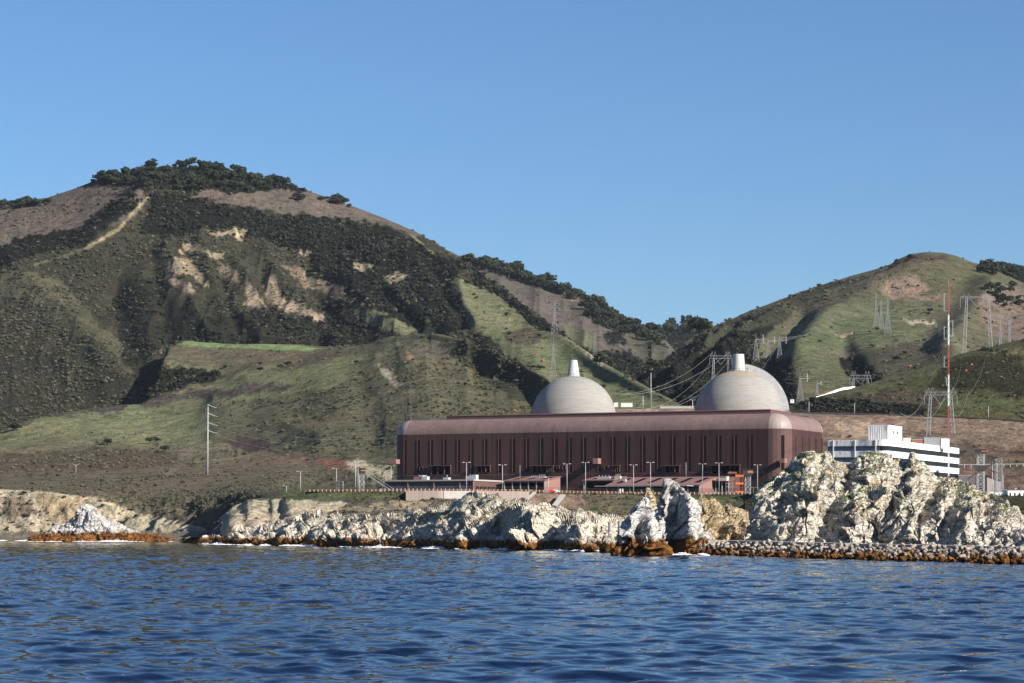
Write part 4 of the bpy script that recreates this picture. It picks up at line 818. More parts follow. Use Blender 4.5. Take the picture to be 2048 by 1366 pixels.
mb = MB()                                  # upright sheet metal ribs, sized so their shadows darken the front wall
for k in range(int((LH - 2 * RC) / .36)): a = RC + .18 + .36 * k; LB(mb, a - .02, a + .02, -.085, .02, 33.7, ZW)
for k in range(int((LH - 2 * RC) / .36)): a = RC + .18 + .36 * k; LB(mb, a - .02, a + .02, -.085, .02, PZ, 33.1)
for k in range(int((WH - 2 * RC) / .7)): b = RC + .35 + .7 * k; LB(mb, -.13, .02, b - .07, b + .07, PZ, ZW)
rb = part(mb, "ribbing", M_WALL, hall); rb["kind"] = "stuff"
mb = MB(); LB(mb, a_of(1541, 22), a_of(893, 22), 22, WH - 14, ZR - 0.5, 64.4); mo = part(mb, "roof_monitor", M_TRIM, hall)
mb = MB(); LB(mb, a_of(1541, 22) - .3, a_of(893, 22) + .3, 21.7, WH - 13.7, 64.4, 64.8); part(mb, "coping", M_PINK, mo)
slots = [809.7 + 26.3 * i + 0.22 * i * (i - 1) * 0.5 for i in range(26)]
for px in slots:
    a = a_of(px + 1.5, 0)
    if a < 10 or a > LH - 6: continue
    low = 34.4
    mb = MB(); LB(mb, a - 0.72, a + 0.72, -0.12, 0.3, low, 51.4); sl_ = part(mb, "wall_slot", M_SLOT, hall)
    mb = MB(); LB(mb, a + 0.72, a + 0.84, -0.35, 0.2, low, 51.6); part(mb, "fin", M_TRIM, sl_)
for bb in (14.5, 26, 37, 48, 58.5):
    mb = MB(); LB(mb, -0.12, 0.3, bb - 1.0, bb + 1.0, 34.4, 51.2); part(mb, "wall_slot", M_SLOT, hall)
mb = MB(); s45 = math.sqrt(.5)          # slot on the rounded corner
cc = (RC - RC * s45, RC - RC * s45); d = Vector((-s45, -s45, 0)); t_ = Vector((s45, -s45, 0)); c0_ = Vector((cc[0], cc[1], 0)) + d * 0.1
mb.hexa([ROT @ (c0_ + t_ * x + d * y + Vector((0, 0, z))) for z in (34.4, 51.2) for x, y in ((-.8, -.3), (.8, -.3), (.8, .05), (-.8, .05))]); part(mb, "wall_slot", M_SLOT, hall)
def opening(x0, x1, py0, py1, canopy=True, nb=3):
    a0, a1 = a_of(x1), a_of(x0); Y = L2W((a0 + a1) / 2, 0, 0).y; z1 = CAMH + (HZ - py0) / F * Y; z0 = CAMH + (HZ - py1) / F * Y
    mb = MB(); LB(mb, a0, a1, -0.25, 0.2, z0, z1); o = part(mb, "opening", M_BLACK, hall)  # black panel on the wall paints the shade inside the bay
    mb = MB()
    if canopy: LB(mb, a0 - .5, a1 + .8, -1.9, 0, z1, z1 + .3)
    for i in range(nb + 1):
        u = a0 + (a1 - a0) * i / max(1, nb); LB(mb, u - .14, u + .14, -.75, -.25, z0, z1 - (.0 if canopy else 0))
    if not canopy: LB(mb, a0 - .14, a1 + .14, -.8, -.25, z1, z1 + .2)
    part(mb, "frame", M_TRIM, o)
for q in ((864, 902, 932, 948), (955, 981, 932, 944), (1066, 1094, 932, 945), (1095, 1107, 932, 945), (1227, 1240, 932, 944), (1331, 1360, 932, 944), (1424, 1480, 931, 946)): opening(*q)
for q in ((840, 846, 935, 941), (849, 854, 935, 941), (1114, 1119, 932, 938), (1126, 1132, 932, 939), (1210, 1217, 932, 938)): opening(*q, canopy=False, nb=1)
for px, pt, pb, b0 in ((787.5, 919, 928, -4.2), (1195, 917, 928, -4.2), (1566, 917, 926, -3.0)):
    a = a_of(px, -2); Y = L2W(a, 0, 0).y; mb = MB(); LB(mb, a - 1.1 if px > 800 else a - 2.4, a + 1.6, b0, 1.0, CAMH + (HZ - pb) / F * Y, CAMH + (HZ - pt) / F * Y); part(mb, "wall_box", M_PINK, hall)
for px in (812, 819): a = a_of(px, 20); mb = MB(); mb.bar(L2W(a, 20, ZR - 1), L2W(a, 20, ZR + 2.6), 0.5, 8); part(mb, "roof_vent", M_DARKST, hall)

# low wings in front of the hall
def zat(py, Y): return CAMH + (HZ - py) / F * Y
wing = thing("office_wing", a_of(880, -36), -36, PZ, "low flat maroon office wing with a strip of pale windows at the hall's left end", "building")
b1 = -52.0; aR = a_of(948, b1); aL = a_of(770, b1); zt = 29.9
mb = MB(); LB(mb, aR, aL, b1, -6, PZ - 0.5, zt - 0.6); part(mb, "wall", M_WALL, wing)
mb = MB(); LB(mb, aR - .4, aL + .4, b1 - 1.0, -5, zt - 0.6, zt + .1); part(mb, "roof", M_CONCR, wing)
mb = MB(); LB(mb, aR - .3, aL - 2, b1 - .25, b1, 24.6, 26.2)
nW = 14
for i in range(nW):
    u0 = aR + 1 + (aL - aR - 3) * i / nW; mb = MB(); LB(mb, u0, u0 + (aL - aR - 3) / nW - .5, b1 - .12, b1 + .1, 25.2, 26.9); part(mb, "window", M_BLUEG, wing)
for i in range(4): u0 = a_of((816, 868, 920, 947)[i], b1 - .3); mb = MB(); LB(mb, u0 - .15, u0 + .15, b1 - .75, b1, PZ, zt - .6); part(mb, "downpipe", M_PINK, wing)
bl_ = [b1 + (WH * 0 + 46) * i / 7 for i in range(8)]
for i in range(7):
    mb = MB(); LB(mb, aR - .1, aR + .1, b1 + 2.2 + i * 4.6, b1 + 5.6 + i * 4.6, 25.2, 26.7); part(mb, "window", M_GLASS, wing)
mb = MB(); LB(mb, aR - .9, aR, b1 + 1, -12, 24.2, 24.7); part(mb, "ledge", M_CONCR, wing)
for px, w_ in ((838, 2.2), (845, 1.0), (853, 1.0), (894, 1.4), (940, 1.6), (950, 1.2)):
    bx = empty("roof_unit", L2W(a_of(px, -30), -30, zt + .1), 0, None, "roof unit"); bx["label"] = {838: "beige rooftop box on the office wing", 845: "small grey rooftop fan beside the beige box", 853: "second small grey rooftop fan on the office wing", 894: "white rooftop cabinet in front of the widest dark opening", 940: "white rooftop cabinet near the wing's right end", 950: "pale vent stack at the wing's right corner"}[px]
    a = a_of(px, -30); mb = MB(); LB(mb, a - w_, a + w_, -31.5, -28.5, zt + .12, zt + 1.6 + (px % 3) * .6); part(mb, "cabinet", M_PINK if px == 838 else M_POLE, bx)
    mb = MB(); mb.bar(L2W(a, -30, zt + 1.6), L2W(a, -30, zt + 3.0), .25, 6); part(mb, "flue", M_STEEL, bx)

def slab_roof(mb, a0, a1, b0, b1_, z0, z1, th=.35):      # roof rising from the sea side to the hall
    mb.hexa([ROT @ Vector(p) for p in ((a0, b0, z0 - th), (a1, b0, z0 - th), (a1, b1_, z1 - th), (a0, b1_, z1 - th), (a0, b0, z0), (a1, b0, z0), (a1, b1_, z1), (a0, b1_, z1))]); return mb
M_RP = corrugated("dusty_roof_sheet", (0.19, 0.112, 0.10), rough=0.7)
def shed(name, label, px0, px1, b0, bb, pyeave, pyridge, nsky, nposts, endw=True):
    aR_, aL_ = a_of(px1, b0), a_of(px0, b0); Y = L2W((aR_ + aL_) / 2, b0, 0).y; ze, zr = zat(pyeave, Y), zat(pyridge, Y + abs(bb - b0))
    r = thing(name, (aR_ + aL_) / 2, b0, PZ, label, "building")
    slab_roof(MB(), aR_ - .3, aL_ + .3, b0 - .6, bb, ze, zr); part(slab_roof(MB(), aR_ - .3, aL_ + .3, b0 - .6, bb, ze, zr), "roof", M_RP, r)
    mb = MB(); mb.hexa([ROT @ Vector(p) for p in ((aR_ + .2, b0 + .6, PZ), (aL_ - .2, b0 + .6, PZ), (aL_ - .2, bb - .2, PZ), (aR_ + .2, bb - .2, PZ), (aR_ + .2, b0 + .6, ze - .4), (aL_ - .2, b0 + .6, ze - .4), (aL_ - .2, bb - .2, zr - .5), (aR_ + .2, bb - .2, zr - .5))]); part(mb, "wall", M_PINK if endw else M_WALL, r)
    mb = MB(); LB(mb, aR_ + .6, aL_ - .6, b0 + .5, b0 + .9, PZ, ze - 1.0); part(mb, "front_shade_panel", M_BLACK, r)  # solid black panel stands in for the shaded inside of the shed
    for i in range(nposts): u = aR_ + .4 + (aL_ - aR_ - .8) * i / max(1, nposts - 1); mb = MB(); LB(mb, u - .2, u + .2, b0 + .1, b0 + .45, PZ, ze - .35); part(mb, "post", M_POLE, r)
    for i in range(nsky):
        u = aR_ + (aL_ - aR_) * (i + .5) / nsky; t0, t1 = .25, .85
        mb = MB(); z_ = lambda t: ze + (zr - ze) * t + .06
        bq = lambda t: b0 - .6 + (bb - b0 + .6) * t
        mb.hexa([ROT @ Vector(p) for p in ((u - 1.1, bq(t0), z_(t0) - .1), (u + 1.1, bq(t0), z_(t0) - .1), (u + .5, bq(t1), z_(t1) - .1), (u - 1.7, bq(t1), z_(t1) - .1), (u - 1.1, bq(t0), z_(t0)), (u + 1.1, bq(t0), z_(t0)), (u + .5, bq(t1), z_(t1)), (u - 1.7, bq(t1), z_(t1)))]); part(mb, "skylight", M_BLACK, r)
    return r
shed("vehicle_shed", "open fronted maroon shed with pale posts, right of the office wing", 1007, 1090, -26, -6, 961, 953, 3, 6)
shed("workshop", "left stretch of the long low maroon workshop roof with two skylights", 1166, 1228, -18, -1, 960, 953, 2, 2, False)
shed("workshop", "projecting middle workshop with a broad maroon roof and six dark skylights", 1212, 1400, -38, -14, 970, 954, 6, 9)
shed("workshop", "right stretch of the low maroon workshop with a cream panel at its end", 1404, 1458, -18, -1, 962, 954, 1, 5, False)
cn = thing("canopy", a_of(1290, -44), -44, PZ, "thin white canopy roof on slim posts in front of the middle workshop", "canopy")
mb = MB(); LB(mb, a_of(1380, -44), a_of(1195, -44), -48, -39.2, 26.2, 26.5); part(mb, "roof", M_POLE, cn)
for px in range(1200, 1380, 25): mb = MB(); a = a_of(px, -47.5); mb.bar(L2W(a, -47.5, PZ), L2W(a, -47.5, 26.2), .12, 5); part(mb, "post", M_DARKST, cn)
pn = thing("cream_container", a_of(1449, -20), -20, PZ, "cream container standing on the right end of the workshop roof", "container")
mb = MB(); a0_, a1_ = a_of(1456, -19), a_of(1440, -19); LB(mb, a0_, a1_, -21, -17.5, zat(962, 1195), zat(953.5, 1195)); part(mb, "body", M_TAN, pn); mb = MB(); LB(mb, a0_ - .1, a1_ + .1, -21.2, -17.3, zat(953.5, 1195), zat(952.8, 1195)); part(mb, "rim", M_POLE, pn)
for j, (px, ww, h_, lb) in enumerate(((1208, 14, 1.9, "long row of white rooftop pipes on the workshop's left stretch"), (1236, 3, 2.2, "beige rooftop unit beside the row of white pipes"), (1068, 4, 2.0, "white rounded rooftop duct on the vehicle shed"), (1084, 4, 2.4, "rooftop frame of white rails on the vehicle shed"), (1250, 1.2, 1.6, "domed fan on the broad workshop roof"))):
    bb_ = -12 if px != 1250 else -30; zz_ = 30.6 if px != 1250 else 29.0
    r = thing("roof_unit", a_of(px, bb_), bb_, zz_, lb, "roof unit"); a = a_of(px, bb_); ww = ww * .24 * 1.0 if ww > 4 else ww * .5
    mb = MB(); LB(mb, a - ww, a + ww, bb_ - 1, bb_ + 1, zz_ - .2, zz_ + h_ * .55); part(mb, "casing", M_TAN if j == 1 else M_POLE, r)
    for i in range(4): u = a - ww + 2 * ww * (i + .5) / 4; mb = MB(); mb.bar(L2W(u, bb_, zz_ + h_ * .5), L2W(u, bb_, zz_ + h_), .18, 6); part(mb, "vent_pipe", M_STEEL, r)

# the two reactor domes
def concrete_dome():
    m, nt, b = newmat("dome_concrete", 0.9, None, 0, 0.2); tc = nd(nt, "ShaderNodeTexCoord").outputs["Object"]
    sp = nd(nt, "ShaderNodeSeparateXYZ"); nt.links.new(tc, sp.inputs[0])
    n1 = noise(nt, tc, 0.12, 6, 0.65); n2 = noise(nt, scaled(nt, tc, (0.25, 0.25, 3.0)), 0.5, 5, 0.7)
    o = ramp(nt, n1, [(0.3, (0.215, 0.208, 0.19)), (0.7, (0.275, 0.265, 0.243))])
    o = mix(nt, 0.45, o, ramp(nt, n2, [(0.35, (0.17, 0.162, 0.148)), (0.7, (0.33, 0.318, 0.29))]))
    ln = math_(nt, 'FRACT', math_(nt, 'MULTIPLY', sp.outputs[2], 0.42)); o = mix(nt, math_(nt, 'MULTIPLY', sstep(nt, ln, 0.1, 0.0), 0.4), o, (0.25, 0.23, 0.2))
    tp = math_(nt, 'MULTIPLY', sstep(nt, math_(nt, 'ADD', sp.outputs[2], math_(nt, 'MULTIPLY', n1, 6)), 58, 66), 0.0)
    nt.links.new(o, b.inputs["Base Color"]); return m
M_DOME = concrete_dome(); M_STAIN = simple("stained_concrete", (0.27, 0.225, 0.17), 0.9, 0.15, 0.15); M_GREYC = simple("grey_concrete", (0.40, 0.405, 0.40), 0.9, 0.18, 0.5, dirt=(0.3, 0.3, 0.29), dirt_amt=0.5)
M_GREYD = simple("vent_grey", (0.42, 0.42, 0.41), 0.8, 0.12, 0.4, streak=True)
def dome(px, Y, ztop, label, rim):
    c = W(px, 800, Y); R = 22.4; zc = ztop - R
    r = empty("reactor_dome", (c.x, c.y, PZ), 0, label, "reactor dome", "reactor domes behind the hall")
    prof = [(R, 0), (R, zc - PZ)] + [(R * math.cos(t), zc - PZ + R * math.sin(t)) for t in [math.radians(3 + 84.5 * i / 26) for i in range(27)]]
    mb = MB().lathe([(R, PZ - PZ)] + prof[1:], 72); s = mb.build("shell", M_DOME, r, True)
    zt_ = ztop - PZ
    mb = MB().lathe([(0.1, zt_ + 8.3), (1.9, zt_ + 8.3), (2.0, zt_ + 8.1), (3.2, zt_ + .3), (4.0, zt_ - .6)] if not rim else [(0.1, zt_ + 8.3), (2.7, zt_ + 8.3), (2.8, zt_ + 8), (3.1, zt_ + 4), (3.5, zt_ + .8), (3.9, zt_ - .6)], 28); v = mb.build("vent_stack", M_GREYD, r, True)
    mb = MB()
    for i in range(20):
        t = i / 20 * 2 * math.pi; x, y = 5.2 * math.cos(t), 5.2 * math.sin(t); mb.bar((x, y, zt_ - .9), (x, y, zt_ + .9), .09)
        t2 = (i + 1) / 20 * 2 * math.pi; mb.bar((x, y, zt_ + .9), (5.2 * math.cos(t2), 5.2 * math.sin(t2), zt_ + .9), .08)
    mb.lathe([(5.3, zt_ - 1.0), (5.3, zt_ - .7), (3, zt_ - .7)], 28); mb.build("top_railing", M_DARKST, r)
    if rim:
        t3 = [math.radians(4 + 80 * i / 40) for i in range(41)]; mb = MB(); d_ = Vector((math.cos(math.radians(-6)), math.sin(math.radians(-6)), 0)); s_ = Vector((-d_.y, d_.x, 0))
        for t, t2 in zip(t3[:-1], t3[1:]):
            P = []
            for tt in (t, t2):
                for rad in (R - .3, R + 3.4):
                    for sd in (-1.5, 1.5): P.append(d_ * (rad * math.cos(tt)) + s_ * sd + Vector((0, 0, zc - PZ + rad * math.sin(tt))))
            mb.hexa([P[0], P[1], P[3], P[2], P[4], P[5], P[7], P[6]])
        for rad in (R - .3, R + 3.4): pass
        o = mb.build("curved_stair_duct", M_GREYC, r)
        mb = MB().lathe([((R + .04) * math.cos(t), zc - PZ + (R + .04) * math.sin(t)) for t in [math.radians(57 + 24 * i / 10) for i in range(11)]], 72); mb.build("stained_crown", M_STAIN, r, True)
    return r
dome(1147, 1315, W(1147, 752, 1315).z, "left reactor dome, plain pale concrete with a slim vent", False)
dome(1477, 1275, W(1477, 741, 1275).z, "right reactor dome with a curved concrete duct down its right side", True)

# white banded office block, its sides parallel to the hall's
def banded():
    Yb = 1110.0; C = Vector(((1773 - 1024) / F * Yb, Yb, 0)); e = -NF; fL = E1
    t = (1916 - 1024) / F; Ls = (C.x - t * C.y) / (t * e.y - e.x); t2 = (1656 - 1024) / F; Ll = (C.x - t2 * C.y) / (t2 * fL.y - fL.x)
    r = empty("office_block", (C.x, C.y, PZ), 0, "white office block with black window bands behind the rock headland", "office building")
    Mx = Matrix(((e.x, fL.x, 0, C.x), (e.y, fL.y, 0, C.y), (0, 0, 1, 0), (0, 0, 0, 1)))
    def ring(rad, off):
        return [(Ls + off * .5, -off)] + [(rad - (rad + off) * math.sin(t_), rad - (rad + off) * math.cos(t_)) for t_ in [math.pi / 2 * i / 6 for i in range(7)]] + [(-off, Ll), (Ls + off * .5, Ll)]
    zt = zat(879, Yb)
    def slab(off, z0, z1, name, mat):
        mb = MB(); P = ring(3.0, off); n = len(P)
        for z in (z0, z1): mb.v += [tuple(Mx @ Vector((x, y, z))) for x, y in P]
        for i in range(n): j = (i + 1) % n; mb.f.append((i, j, n + j, n + i))
        mb.f.append(tuple(range(n, 2 * n))); mb.f.append(tuple(range(n - 1, -1, -1)))
        return part(mb, name, mat, r)
    slab(0, PZ - 8, zt - 1, "window_core", M_GLASS)
    hb_, gp = 2.75, 2.2; z = zt
    for k in range(5):
        slab(0.5, z - hb_, z, "white_band", M_WHITE)
        mb = MB()
        for i in range(int(Ls / 4)): mb.box(4.0 + 4 * i, 4.2 + 4 * i, -.12, .1, z - hb_ - gp, z - hb_, Mx)
        for i in range(int(Ll / 3)): mb.box(-.15, .1, 4 + 3 * i, 4.2 + 3 * i, z - hb_ - gp, z - hb_, Mx)
        part(mb, "mullion", M_DARKST, r)
        mb = MB(); mb.box(-.05, .1, 3.1, Ll - .2, z - hb_ - gp + .02, z - hb_ - .02, Mx); part(mb, "blue_window_strip", M_BLUEG, r)
        mb = MB(); mb.box(-.62, -.5, 3.2, Ll - .3, z - hb_ + .1, z - .12, Mx); part(mb, "rusty_panel", M_WRUST, r)
        z -= hb_ + gp
    for u in (4.5, 14.0, 24.0): mb = MB(); mb.box(-.95, -.63, u, u + .4, PZ, zt, Mx); part(mb, "downpipe", M_WRUST, r)
    # plant room on the roof
    Yp = 1128.0; zp = zat(851, Yp); P0 = empty("rooftop_plant_room", (W(1777, 860, Yp).x, Yp, zt), 0, "white rust stained plant room on top of the office block", "plant room")
    c1 = W(1777, 860, Yp); c1.z = 0; t = (1804 - 1024) / F; l2 = (c1.x - t * c1.y) / (t * e.y - e.x); t = (1736 - 1024) / F; l3 = (c1.x - t * c1.y) / (t * fL.y - fL.x)
    Mp = Matrix(((e.x, fL.x, 0, c1.x), (e.y, fL.y, 0, c1.y), (0, 0, 1, 0), (0, 0, 0, 1)))
    mb = MB(); mb.box(0, l2, 0, l3, zt - .4, zp, Mp); part(mb, "wall", M_WRUST, P0)
    mb = MB(); mb.box(-.15, l2 + .15, -.15, l3 + .15, zp, zp + .25, Mp); part(mb, "coping", M_WHITE, P0)
    for k in (.3, .62): mb = MB(); mb.box(l2 * k, l2 * k + 1.6, -.12, .2, zt + 3.4, zt + 4.8, Mp); part(mb, "louvre", M_DARKST, P0)
    for k in range(9): mb = MB(); mb.box(-.14, .1, l3 * (k + .5) / 9, l3 * (k + .5) / 9 + .18, zt, zp - .3, Mp); part(mb, "panel_rib", M_WRUST, P0)
    for (xa, xb, ya, mat, lb) in ((1848, 1880, 876, M_STEEL, "grey rooftop housing on the office block"), (1882, 1899, 877, M_WHITE, "bright white rooftop cabinet at the right of the grey housing"), (1824, 1846, 879, M_RUSTY, "rusty brown rooftop unit left of the grey housing"), (1806, 1822, 876, M_TAN, "low beige rooftop unit beside the plant room")):
        Yq = 1195.0; p0, p1 = W(xa, ya, Yq), W(xb, ya, Yq); rr_ = empty("roof_housing", (p0.x, p0.y, zt), 0, lb, "roof housing")
        mb = MB(); mb.box(p0.x, p1.x, Yq, Yq + 6, zt - 1.2, p0.z); part(mb, "casing", mat, rr_); mb = MB(); mb.box(p0.x - .1, p1.x + .1, Yq - .1, Yq + 6.1, p0.z, p0.z + .2); part(mb, "lid", M_POLE, rr_)
banded()
# ------------------------------------------------------------------ pylons, masts, poles
def lattice(mb, x, y, z0, z1, w0, w1, r, nseg, cx=None):
    """square tapering lattice between two heights (local coordinates)"""
    q = 0
    for k in range(nseg):
        t0, t1 = k / nseg, (k + 1) / nseg; t0 = 1 - (1 - t0) ** 1.15; t1 = 1 - (1 - t1) ** 1.15
        a, b = w0 + (w1 - w0) * t0, w0 + (w1 - w0) * t1; za, zb = z0 + (z1 - z0) * t0, z0 + (z1 - z0) * t1
        xa = x if cx is None else x + (cx - x) * t0; xb = x if cx is None else x + (cx - x) * t1
        A_ = [(xa - a, y - a, za), (xa + a, y - a, za), (xa + a, y + a, za), (xa - a, y + a, za)]; B_ = [(xb - b, y - b, zb), (xb + b, y - b, zb), (xb + b, y + b, zb), (xb - b, y + b, zb)]
        for i in range(4):
            j = (i + 1) % 4; mb.bar(A_[i], B_[i], r); mb.bar(A_[i], B_[j], r * .6); mb.bar(A_[j], B_[i], r * .6); mb.bar(B_[i], B_[j], r * .6)
    return mb
def pylon(px, pt, pb, Y, label, name="transmission_tower", arms=(0.96, 0.83, 0.70), aw=0.13, rz=0.0, group="steel lattice transmission towers", fork=True, r=.14):
    g = base(px, pb, Y); H = (pb - pt) / F * g.y * 1.0; H = max(H, (CAMH + (HZ - pt) / F * g.y) - g.z)
    o = empty(name, g, rz, label, "pylon", group)
    w0 = H * .105
    mb = MB(); lattice(mb, 0, 0, -1.5, H * .62, w0, H * .024, r, 7); lattice(mb, 0, 0, H * .62, H * (.93 if fork else 1), H * .024, H * .018, r * .9, 6); mb.build("lattice_body", M_STEEL, o)
    for h in arms:
        for s in (-1, 1):
            mb = MB(); z = H * (h - .06); L = H * aw
            mb.bar((0, 0, z), (s * L, 0, z + H * .008), r * .8).bar((0, 0, z + H * .03), (s * L, 0, z + H * .008), r * .7); arm = mb.build("cross_arm", M_STEEL, o)
            mb = MB(); mb.bar((s * L, 0, z), (s * L * 1.06, 0, z - H * .045), r * .7); mb.build("insulator", M_POLE, arm)
    if fork:
        mb = MB()
        for s in (-1, 1): mb.bar((0, 0, H * .9), (s * H * .055, 0, H), r * .8)
        mb.bar((-H * .055, 0, H), (H * .055, 0, H), r * .4); mb.build("peak_fork", M_STEEL, o)
    return o, H
pylon(1109, 601, 670, None, "upper of the two tall towers standing on the green spur")
pylon(1106, 684, 756, None, "lower tall tower on the green spur, just above the left dome")
pylon(1190, 661, 711, None, "tower on the far side of the spur, right of the two tall ones", aw=.09)
for px, pt, pb, lb in ((1752, 588, 655, "hindmost of three slim towers close together on the green hill"), (1762, 602, 658, "middle of three slim towers close together on the green hill"), (1775, 599, 667, "foremost of three slim towers close together on the green hill")):
    pylon(px, pt, pb, None, lb, arms=(.97,), aw=.07, fork=False, r=.16)
def sidearm(px, pt, pb, lb, s=1):
    g = base(px, pb); H = CAMH + (HZ - pt) / F * g.y - g.z; H = max(12, H); o = empty("substation_tower", g, 0, lb, "pylon", "slender switchyard towers with a side arm")
    mb = MB(); lattice(mb, 0, 0, -1, H * .8, H * .12, H * .02, .14, 6); mb.bar((0, 0, H * .8), (0, 0, H), .2); mb.build("lattice_body", M_STEEL, o)
    mb = MB(); mb.bar((0, 0, H * .78), (s * H * .34, 0, H * .8), .32); a = mb.build("side_arm", M_STEEL, o); mb = MB(); mb.bar((s * H * .26, 0, H * .68), (s * H * .26, 0, H * .96), .32); mb.build("insulator", M_POLE, a)
sidearm(1512, 667, 722, "left of three side armed towers above the right dome"); sidearm(1536, 671, 722, "middle of three side armed towers above the right dome"); sidearm(1559, 671, 722, "right of three side armed towers above the right dome")
sidearm(1600, 745, 802, "side armed tower beside the small white hut"); sidearm(1634, 766, 792, "small side armed tower beyond the rust coloured fence")
def portal(xl, xr, pt, pbl, pbr, beam, lb, horns=True, Y=None, over=.3, w=1.7, r=.18, dark=False):
    gl, gr = base(xl, pbl, Y), base(xr, pbr, Y); Y_ = (gl.y + gr.y) / 2; zb = CAMH + (HZ - beam) / F * Y_; zt = CAMH + (HZ - pt) / F * Y_
    o = empty("portal_pylon", (gl.x, gl.y, gl.z), 0, lb, "pylon", "two legged portal towers")
    D = gr - gl; tl = Vector((D.x * .10, D.y * .1, zb - gl.z)); tr = Vector((D.x * .90, D.y * .9, zb - gl.z)) if over else Vector((D.x, D.y, zb - gl.z))
    for a, b in ((Vector((0, 0, 0)), tl), (D, tr)):
        mb = MB(); n = 7
        for k in range(n):
            p, q = a + (b - a) * (k / n), a + (b - a) * ((k + 1) / n); wa, wb = w * (1 - .45 * k / n), w * (1 - .45 * (k + 1) / n)
            for sx, sy, ex, ey in ((-1, -1, 1, -1), (1, -1, 1, 1), (1, 1, -1, 1), (-1, 1, -1, -1)):
                mb.bar(p + Vector((sx * wa, sy * wa, -1 if k == 0 else 0)), q + Vector((sx * wb, sy * wb, 0)), r); mb.bar(p + Vector((sx * wa, sy * wa, 0)), q + Vector((ex * wb, ey * wb, 0)), r * .6)
        mb.build("leg", M_STEEL, o)
    L = (tr - tl).length; ux = (tr - tl).normalized(); h = (zt - zb)
    mb = MB(); n = 8; e0, e1 = tl - ux * L * over, tr + ux * L * over
    for dz in (0, min(3.0, h * .4)): mb.bar(e0 + Vector((0, 0, dz)), e1 + Vector((0, 0, dz)), r)
    for k in range(n): a, b = e0 + (e1 - e0) * (k / n), e0 + (e1 - e0) * ((k + 1) / n); mb.bar(a, b + Vector((0, 0, min(3.0, h * .4))), r * .6)
    mb.build("beam", M_STEEL, o)
    if horns:
        for c in (tl, tr):
            for s in (-1, 1): mb = MB(); mb.bar(c, c + Vector((s * L * .1, 0, h)), r * .8).bar(c + ux * s * L * .25, c + Vector((s * L * .1, 0, h)), r * .7); mb.build("horn", M_STEEL, o)
    for c, d in ((e0, -1), (e1, 1)): mb = MB(); mb.bar(c, c + Vector((0, 0, -L * .45)), r * .7); mb.build("insulator", M_POLE, o)
    mid = (tl + tr) / 2; mb = MB(); mb.bar(tl + ux * L * .12, mid - Vector((0, 0, L * .42)), r * .6).bar(tr - ux * L * .12, mid - Vector((0, 0, L * .42)), r * .6); mb.build("v_string", M_POLE, o)
    return o
portal(1928, 1982, 588, 710, 693, 596, "largest portal tower standing on the near olive hill's crest", w=1.2, r=.14, Y=1795)
portal(2000, 2020, 625, 683, 683, 640, "portal tower half out of view at the right edge behind the olive hill", w=1.0, r=.13, Y=1900)
portal(1424, 1459, 703, 765, 752, 717, "portal tower left of the right dome's vent", w=1.0, r=.15, Y=1900)
portal(1704, 1738, 742, 776, 772, 757, "small portal tower above the end of the white road barrier", w=1.0, r=.13, Y=1790)
portal(1856, 1907, 775, 872, 872, 790, "near portal tower standing on the brown cut slope behind the office block", w=1.1, r=.13, Y=1480)

def zone_mast():
    x, y = (1897 - 1024) / F * 1090, 1090; g = 22.0; o = empty("radio_mast", (x, y, g), 0, "tall red and white guyed radio mast with whip aerials in front of the office block", "mast")
    H = zat(566, y) - g; cuts = [0, .10, .36, .52, .668, .828, 1.0]
    zs = [H * (zat(p, y) - g) / H for p in (1000, 956, 880, 815, 749, 690, 629)] + [H]
    cols = [M_RED, M_WHITE, M_RED, M_WHITE, M_WHITE, M_WHITE, M_RED]
    zz = [zat(p, y) - g for p in (990, 952, 878, 812, 749, 690, 629, 568)]; cols = [M_RED, M_WHITE, M_RED, M_WHITE, M_RED, M_WHITE, M_RED]
    for a, b, m in zip(zz[:-1], zz[1:], cols):
        mb = MB(); n = 5
        for i in range(3):
            t = 2 * math.pi * i / 3; t2 = 2 * math.pi * (i + 1) / 3; R = .30; mb.bar((R * math.cos(t), R * math.sin(t), a), (R * math.cos(t), R * math.sin(t), b), .10)
            for k in range(n): za, zb = a + (b - a) * k / n, a + (b - a) * (k + 1) / n; mb.bar((R * math.cos(t), R * math.sin(t), za), (R * math.cos(t2), R * math.sin(t2), zb), .06)
        mb.build("mast_section", m, o)
    for pt, pb, s in ((586, 622, -1), (652, 678, -1), (640, 672, 1), (712, 734, -1), (755, 770, -.5)):
        z0, z1 = zat(pb, y) - g, zat(pt, y) - g; mb = MB(); mb.bar((s * 1.9, 0, z0), (s * 1.9, 0, z1), .13).bar((0, 0, z0), (s * 1.9, 0, z0), .1).bar((0, 0, z1 - .5), (s * 1.9, 0, z1 - .5), .08); mb.build("whip_aerial", M_POLE, o)
    mb = MB(); mb.bar((0, 0, H - .5), (0, 0, H + 1.2), .07); mb.build("tip_rod", M_POLE, o)
zone_mast()
def monopole():
    g = base(415, 950); H = zat(813, g.y) - g.z; o = empty("steel_monopole", g, 0, "tall white steel pole with three short arms on the grassy coastal terrace", "power pole")
    mb = MB(); mb.bar((0, 0, -1), (.3, 0, H), .5, 8, .26); mb.build("pole", M_POLE, o, True)
    for k, (pz, L) in enumerate(((832, 4.6), (850, 4.6), (866, 4.6), (814.5, 4.0))):
        z = zat(pz, g.y) - g.z; mb = MB(); mb.bar((0, 0, z + 1.6), (L, 0, z), .22, 6, .12); a = mb.build("arm", M_POLE, o); mb = MB(); mb.bar((L, 0, z), (L + 1.6, 0, z - .4), .14, 6); mb.build("insulator", M_POLE, a)
monopole()
